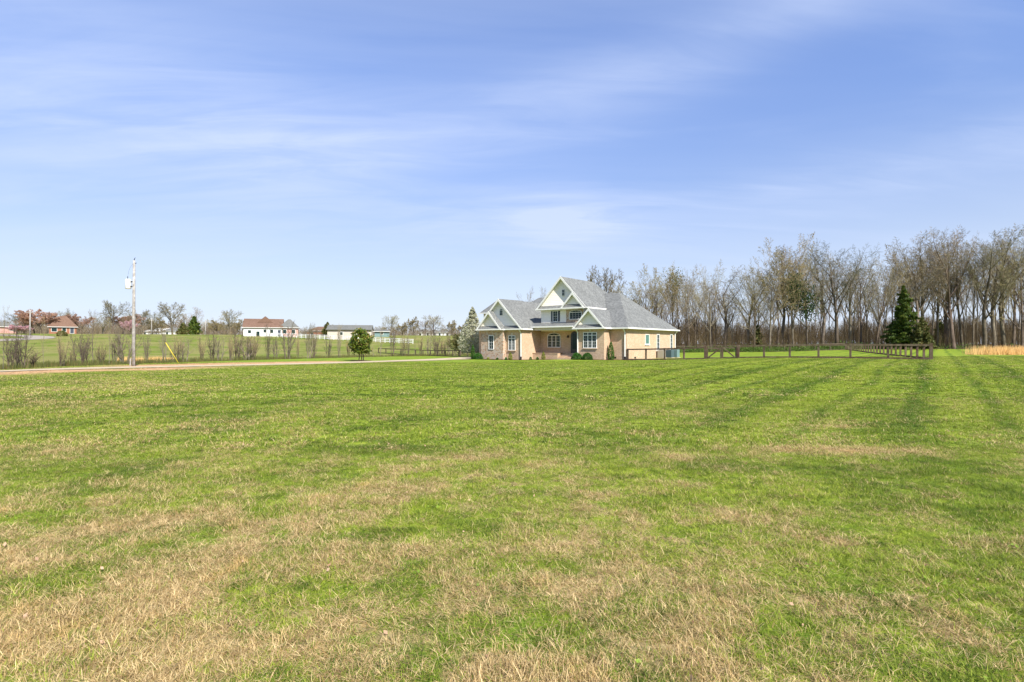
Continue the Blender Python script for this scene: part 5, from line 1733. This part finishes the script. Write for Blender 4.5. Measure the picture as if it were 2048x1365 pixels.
# ------------------------------------------------------------------ far buildings
def simple_house(name, pxx, Y, rz, L, W, wall_h, roof_h, wall, roof, label, hip=True, windows=(), extra=None, cat='house', base=0.0):
    x, y, z = at(pxx, Y)
    r = empty(name, (x, y, z + base), rz, label, cat)
    q = MB(); q.box(-L / 2, L / 2, 0, W, -1.5, wall_h); q.build('wall', M[wall], r)
    q = MB(); o_ = 0.5
    i_ = min(W / 2, L / 2 - 0.4) if hip else 0.0
    a, b, c, d = (-L / 2 - o_, -o_, wall_h), (L / 2 + o_, -o_, wall_h), (L / 2 + o_, W + o_, wall_h), (-L / 2 - o_, W + o_, wall_h)
    if not hip:
        a = (-L / 2 - 0.3, -o_, wall_h); b = (L / 2 + 0.3, -o_, wall_h); c = (L / 2 + 0.3, W + o_, wall_h); d = (-L / 2 - 0.3, W + o_, wall_h)
    e = (-L / 2 - (0.3 if not hip else -i_), W / 2, wall_h + roof_h); f = (L / 2 + (0.3 if not hip else -i_), W / 2, wall_h + roof_h)
    q.slab([a, b, f, e], 0.15); q.slab([c, d, e, f], 0.15)
    if hip:
        q.slab([b, c, f], 0.15); q.slab([d, a, e], 0.15)
    q.build('roof', M[roof], r)
    if not hip:
        q = MB()
        for sx in (-L / 2, L / 2 - 0.1):
            q.add([(sx, 0, wall_h), (sx, W, wall_h), (sx, W / 2, wall_h + roof_h - 0.16), (sx + 0.1, 0, wall_h), (sx + 0.1, W, wall_h), (sx + 0.1, W / 2, wall_h + roof_h - 0.16)],
                  [(0, 2, 1), (3, 4, 5), (0, 1, 4, 3), (1, 2, 5, 4), (2, 0, 3, 5)])
        q.build('gable', M[wall], r)
    q = MB(); q.box(-L / 2 - o_, L / 2 + o_, -o_ - 0.1, -o_ - 0.003, wall_h - 0.13, wall_h + 0.01); q.build('gutter', M['trim' if wall != 'barnwall' else 'darkroof'], r)
    for (sx, z0, ww, wh, what) in windows:
        fr = MB(); fr.box(sx - ww / 2 - 0.1, sx + ww / 2 + 0.1, -0.06, 0.0, z0 - 0.1, z0 + wh + 0.1)
        w1 = fr.build('door' if what == 'door' else 'window', M['trim'], r)
        pn = MB(); pn.box(sx - ww / 2, sx + ww / 2, -0.09, -0.061, z0, z0 + wh)
        pn.build('pane', M['glass' if what != 'door' else 'shutter'], w1)
    return r


# white house with brown roof
h1 = simple_house('white_house', 526, 178, R_(20), 11.6, 9, 2.9, 3.0, 'white', 'brownroof', 'far white house with a large brown roof on the hill', hip=False,
                  windows=((-4.0, 1.0, 0.9, 1.0, 'w'), (0.6, 1.3, 0.9, 0.9, 'w'), (2.6, 1.1, 0.9, 1.1, 'w'), (-1.5, 0.0, 1.0, 1.6, 'w'), (4.9, 0.2, 0.9, 1.9, 'door')))
q = MB()
q.add([(-1.9, 2.2, 4.6), (2.9, 2.2, 4.6), (0.5, 2.2, 6.7), (-1.9, 8, 4.6), (2.9, 8, 4.6), (0.5, 6.0, 6.7)], [(0, 1, 2), (0, 2, 5, 3), (1, 4, 5, 2), (3, 5, 4)])
q.build('dormer_roof', M['brownroof'], h1)
simple_house('brick_farmhouse', 578, 181, R_(20), 5.6, 6, 2.9, 2.9, 'pinkbrick', 'darkroof', 'far pink brick house with a dark hip roof beside the white one', hip=True, windows=((-1.3, 1.0, 1.0, 1.2, 'w'), (1.4, 1.0, 1.0, 1.2, 'w')))
# barn
simple_house('barn', 699, 167, R_(11), 13.0, 7, 3.1, 1.5, 'barnwall', 'darkroof', 'long cream barn with grey roof behind the magnolia', hip=False, cat='barn',
             windows=((-2.4, 1.4, 0.8, 0.9, 'w'), (3.5, 0.1, 2.2, 2.5, 'd')))
simple_house('shed', 764, 190, R_(12), 5.0, 4, 1.9, 0.7, 'acgreen', 'darkroof', 'small pale shed right of the barn', hip=False, windows=((0, 0.9, 0.8, 0.8, 'w'),), cat='shed')
simple_house('brick_farmhouse', 636, 270, R_(0), 11, 8, 3.0, 2.2, 'redbrick', 'brownroof', 'low far red brick house seen left of the barn', windows=((-3, 1, 1.2, 1.2, 'w'), (3, 1, 1.2, 1.2, 'w')))
simple_house('red_house', 126, 186, R_(38), 7.2, 5.5, 2.4, 3.8, 'redbrick', 'brownroof', 'far red brick house with a steep brown roof behind saplings', windows=((-2.3, 0.8, 1.4, 1.3, 'w'), (0.3, 0.8, 1.0, 1.3, 'w'), (2.4, 0.2, 1.0, 2.0, 'door')))
simple_house('pink_house', 4, 180, R_(40), 7.0, 6, 2.3, 1.6, 'pinkbrick', 'darkroof', 'pale pink brick house cut by the left edge', windows=((-2, 1, 1.2, 1.2, 'w'), (2.5, 1, 1.2, 1.2, 'w')))
for p, Y, L, lab in ((318, 262, 12, 'low pale far house left of the big oak'), (345, 258, 10, 'low cream far house under the big oak'), (848, 285, 8, 'leftmost of the tiny white houses on the far hill'),
                     (868, 288, 7, 'middle one of the tiny white houses on the far hill'), (887, 284, 8, 'rightmost of the tiny white houses on the far hill'), (297, 270, 7, 'tiny pale far house right of the utility pole')):
    simple_house('far_house', p, Y, R_(3), L, 6, 2.6, 1.6, 'white', 'trim' if p == 318 else 'darkroof', lab, windows=((-L / 4, 0.9, 1.0, 1.1, 'w'), (L / 4, 0.9, 1.0, 1.1, 'w')))

# ------------------------------------------------------------------ poles
def pole(pxx, Y, h, r0, label, transformer=False, name='utility_pole'):
    x, y, z = at(pxx, Y)
    r = empty(name, (x, y, z), 0, label, 'utility pole')
    q = MB(); q.tube([(0, 0, -0.5), (0.02, 0, h * 0.5), (0.05, 0, h)], [r0, r0 * 0.85, r0 * 0.66], 14)
    q.build('shaft', M['pole'], r, True)
    if transformer:
        q = MB(); q.tube([(-0.42, 0, h - 2.25), (-0.42, 0, h - 2.2), (-0.42, 0, h - 1.55), (-0.42, 0, h - 1.47)], [0.17, 0.21, 0.21, 0.17], 18)
        t = q.build('transformer', M['white'], r, True)
        q = MB(); q.tube([(-0.42, -0.05, h - 1.47), (-0.42, -0.05, h - 1.25)], [0.03, 0.02], 8); q.build('bushing', M['metal'], t)
        q = MB(); q.box(-0.25, -0.06, -0.05, 0.05, h - 2.1, h - 2.02); q.box(-0.25, -0.06, -0.05, 0.05, h - 1.72, h - 1.64); q.build('bracket', M['metal'], r)
        q = MB(); q.tube([(0.05, 0, h), (0.05, 0, h + 0.05), (0.14, 0, h + 0.24)], [0.03, 0.03, 0.015], 6); q.tube([(0.0, 0, h - 0.25), (0.24, 0, h - 0.2)], 0.025, 6); q.build('insulator', M['metal'], r)
        q = MB(); q.tube([(0.13, -0.1, 0.0), (0.12, -0.1, h * 0.5), (0.06, -0.1, h - 1.9)], 0.022, 6); q.build('conduit', M['pole'], r)
        q = MB(); q.tube([(-0.42, -0.05, h - 1.25), (-0.3, -0.05, h - 0.7), (0.0, -0.08, h - 0.25)], 0.005, 5); q.build('wire', M['metal'], r)
        q = MB(); q.tube([(-0.30, 0.05, -0.1), (-0.27, 0.05, 0.55), (-0.2, 0.02, 0.62)], [0.05, 0.05, 0.02], 8); q.build('riser_guard', M['pole'], r)
    else:
        q = MB(); q.box(-0.9, 0.9, -0.06, 0.06, h - 0.8, h - 0.65); q.build('crossarm', M['pole'], r)
    return r


pole(267, 43.0, 8.35, 0.13, 'tall weathered utility pole with white transformer on the left lawn', True)
for p, Y, top, lab in ((60, 150, 620, 'far pale utility pole among the pink flowering trees'), (303, 205, 637, 'far pale utility pole left of the big oak'), (411, 200, 641, 'far slim utility pole right of the dark evergreen')):
    x, y, z = at(p, Y)
    pole(p, Y, hpx(top, x, y), 0.19, lab)
x, y, z = at(357, 53)
r = empty('guy_marker', (x, y, z), 0, 'yellow guy wire marker slanting up from the lawn', 'guy marker')
q = MB(); q.tube([(0, 0, 0), (-1.0, -0.4, 2.0)], 0.03, 8); q.build('sleeve', M['yellow'], r, True)
q = MB(); q.tube([(0.04, 0.02, -0.08), (-1.08, -0.43, 2.15)], 0.008, 5); q.build('wire', M['metal'], r)
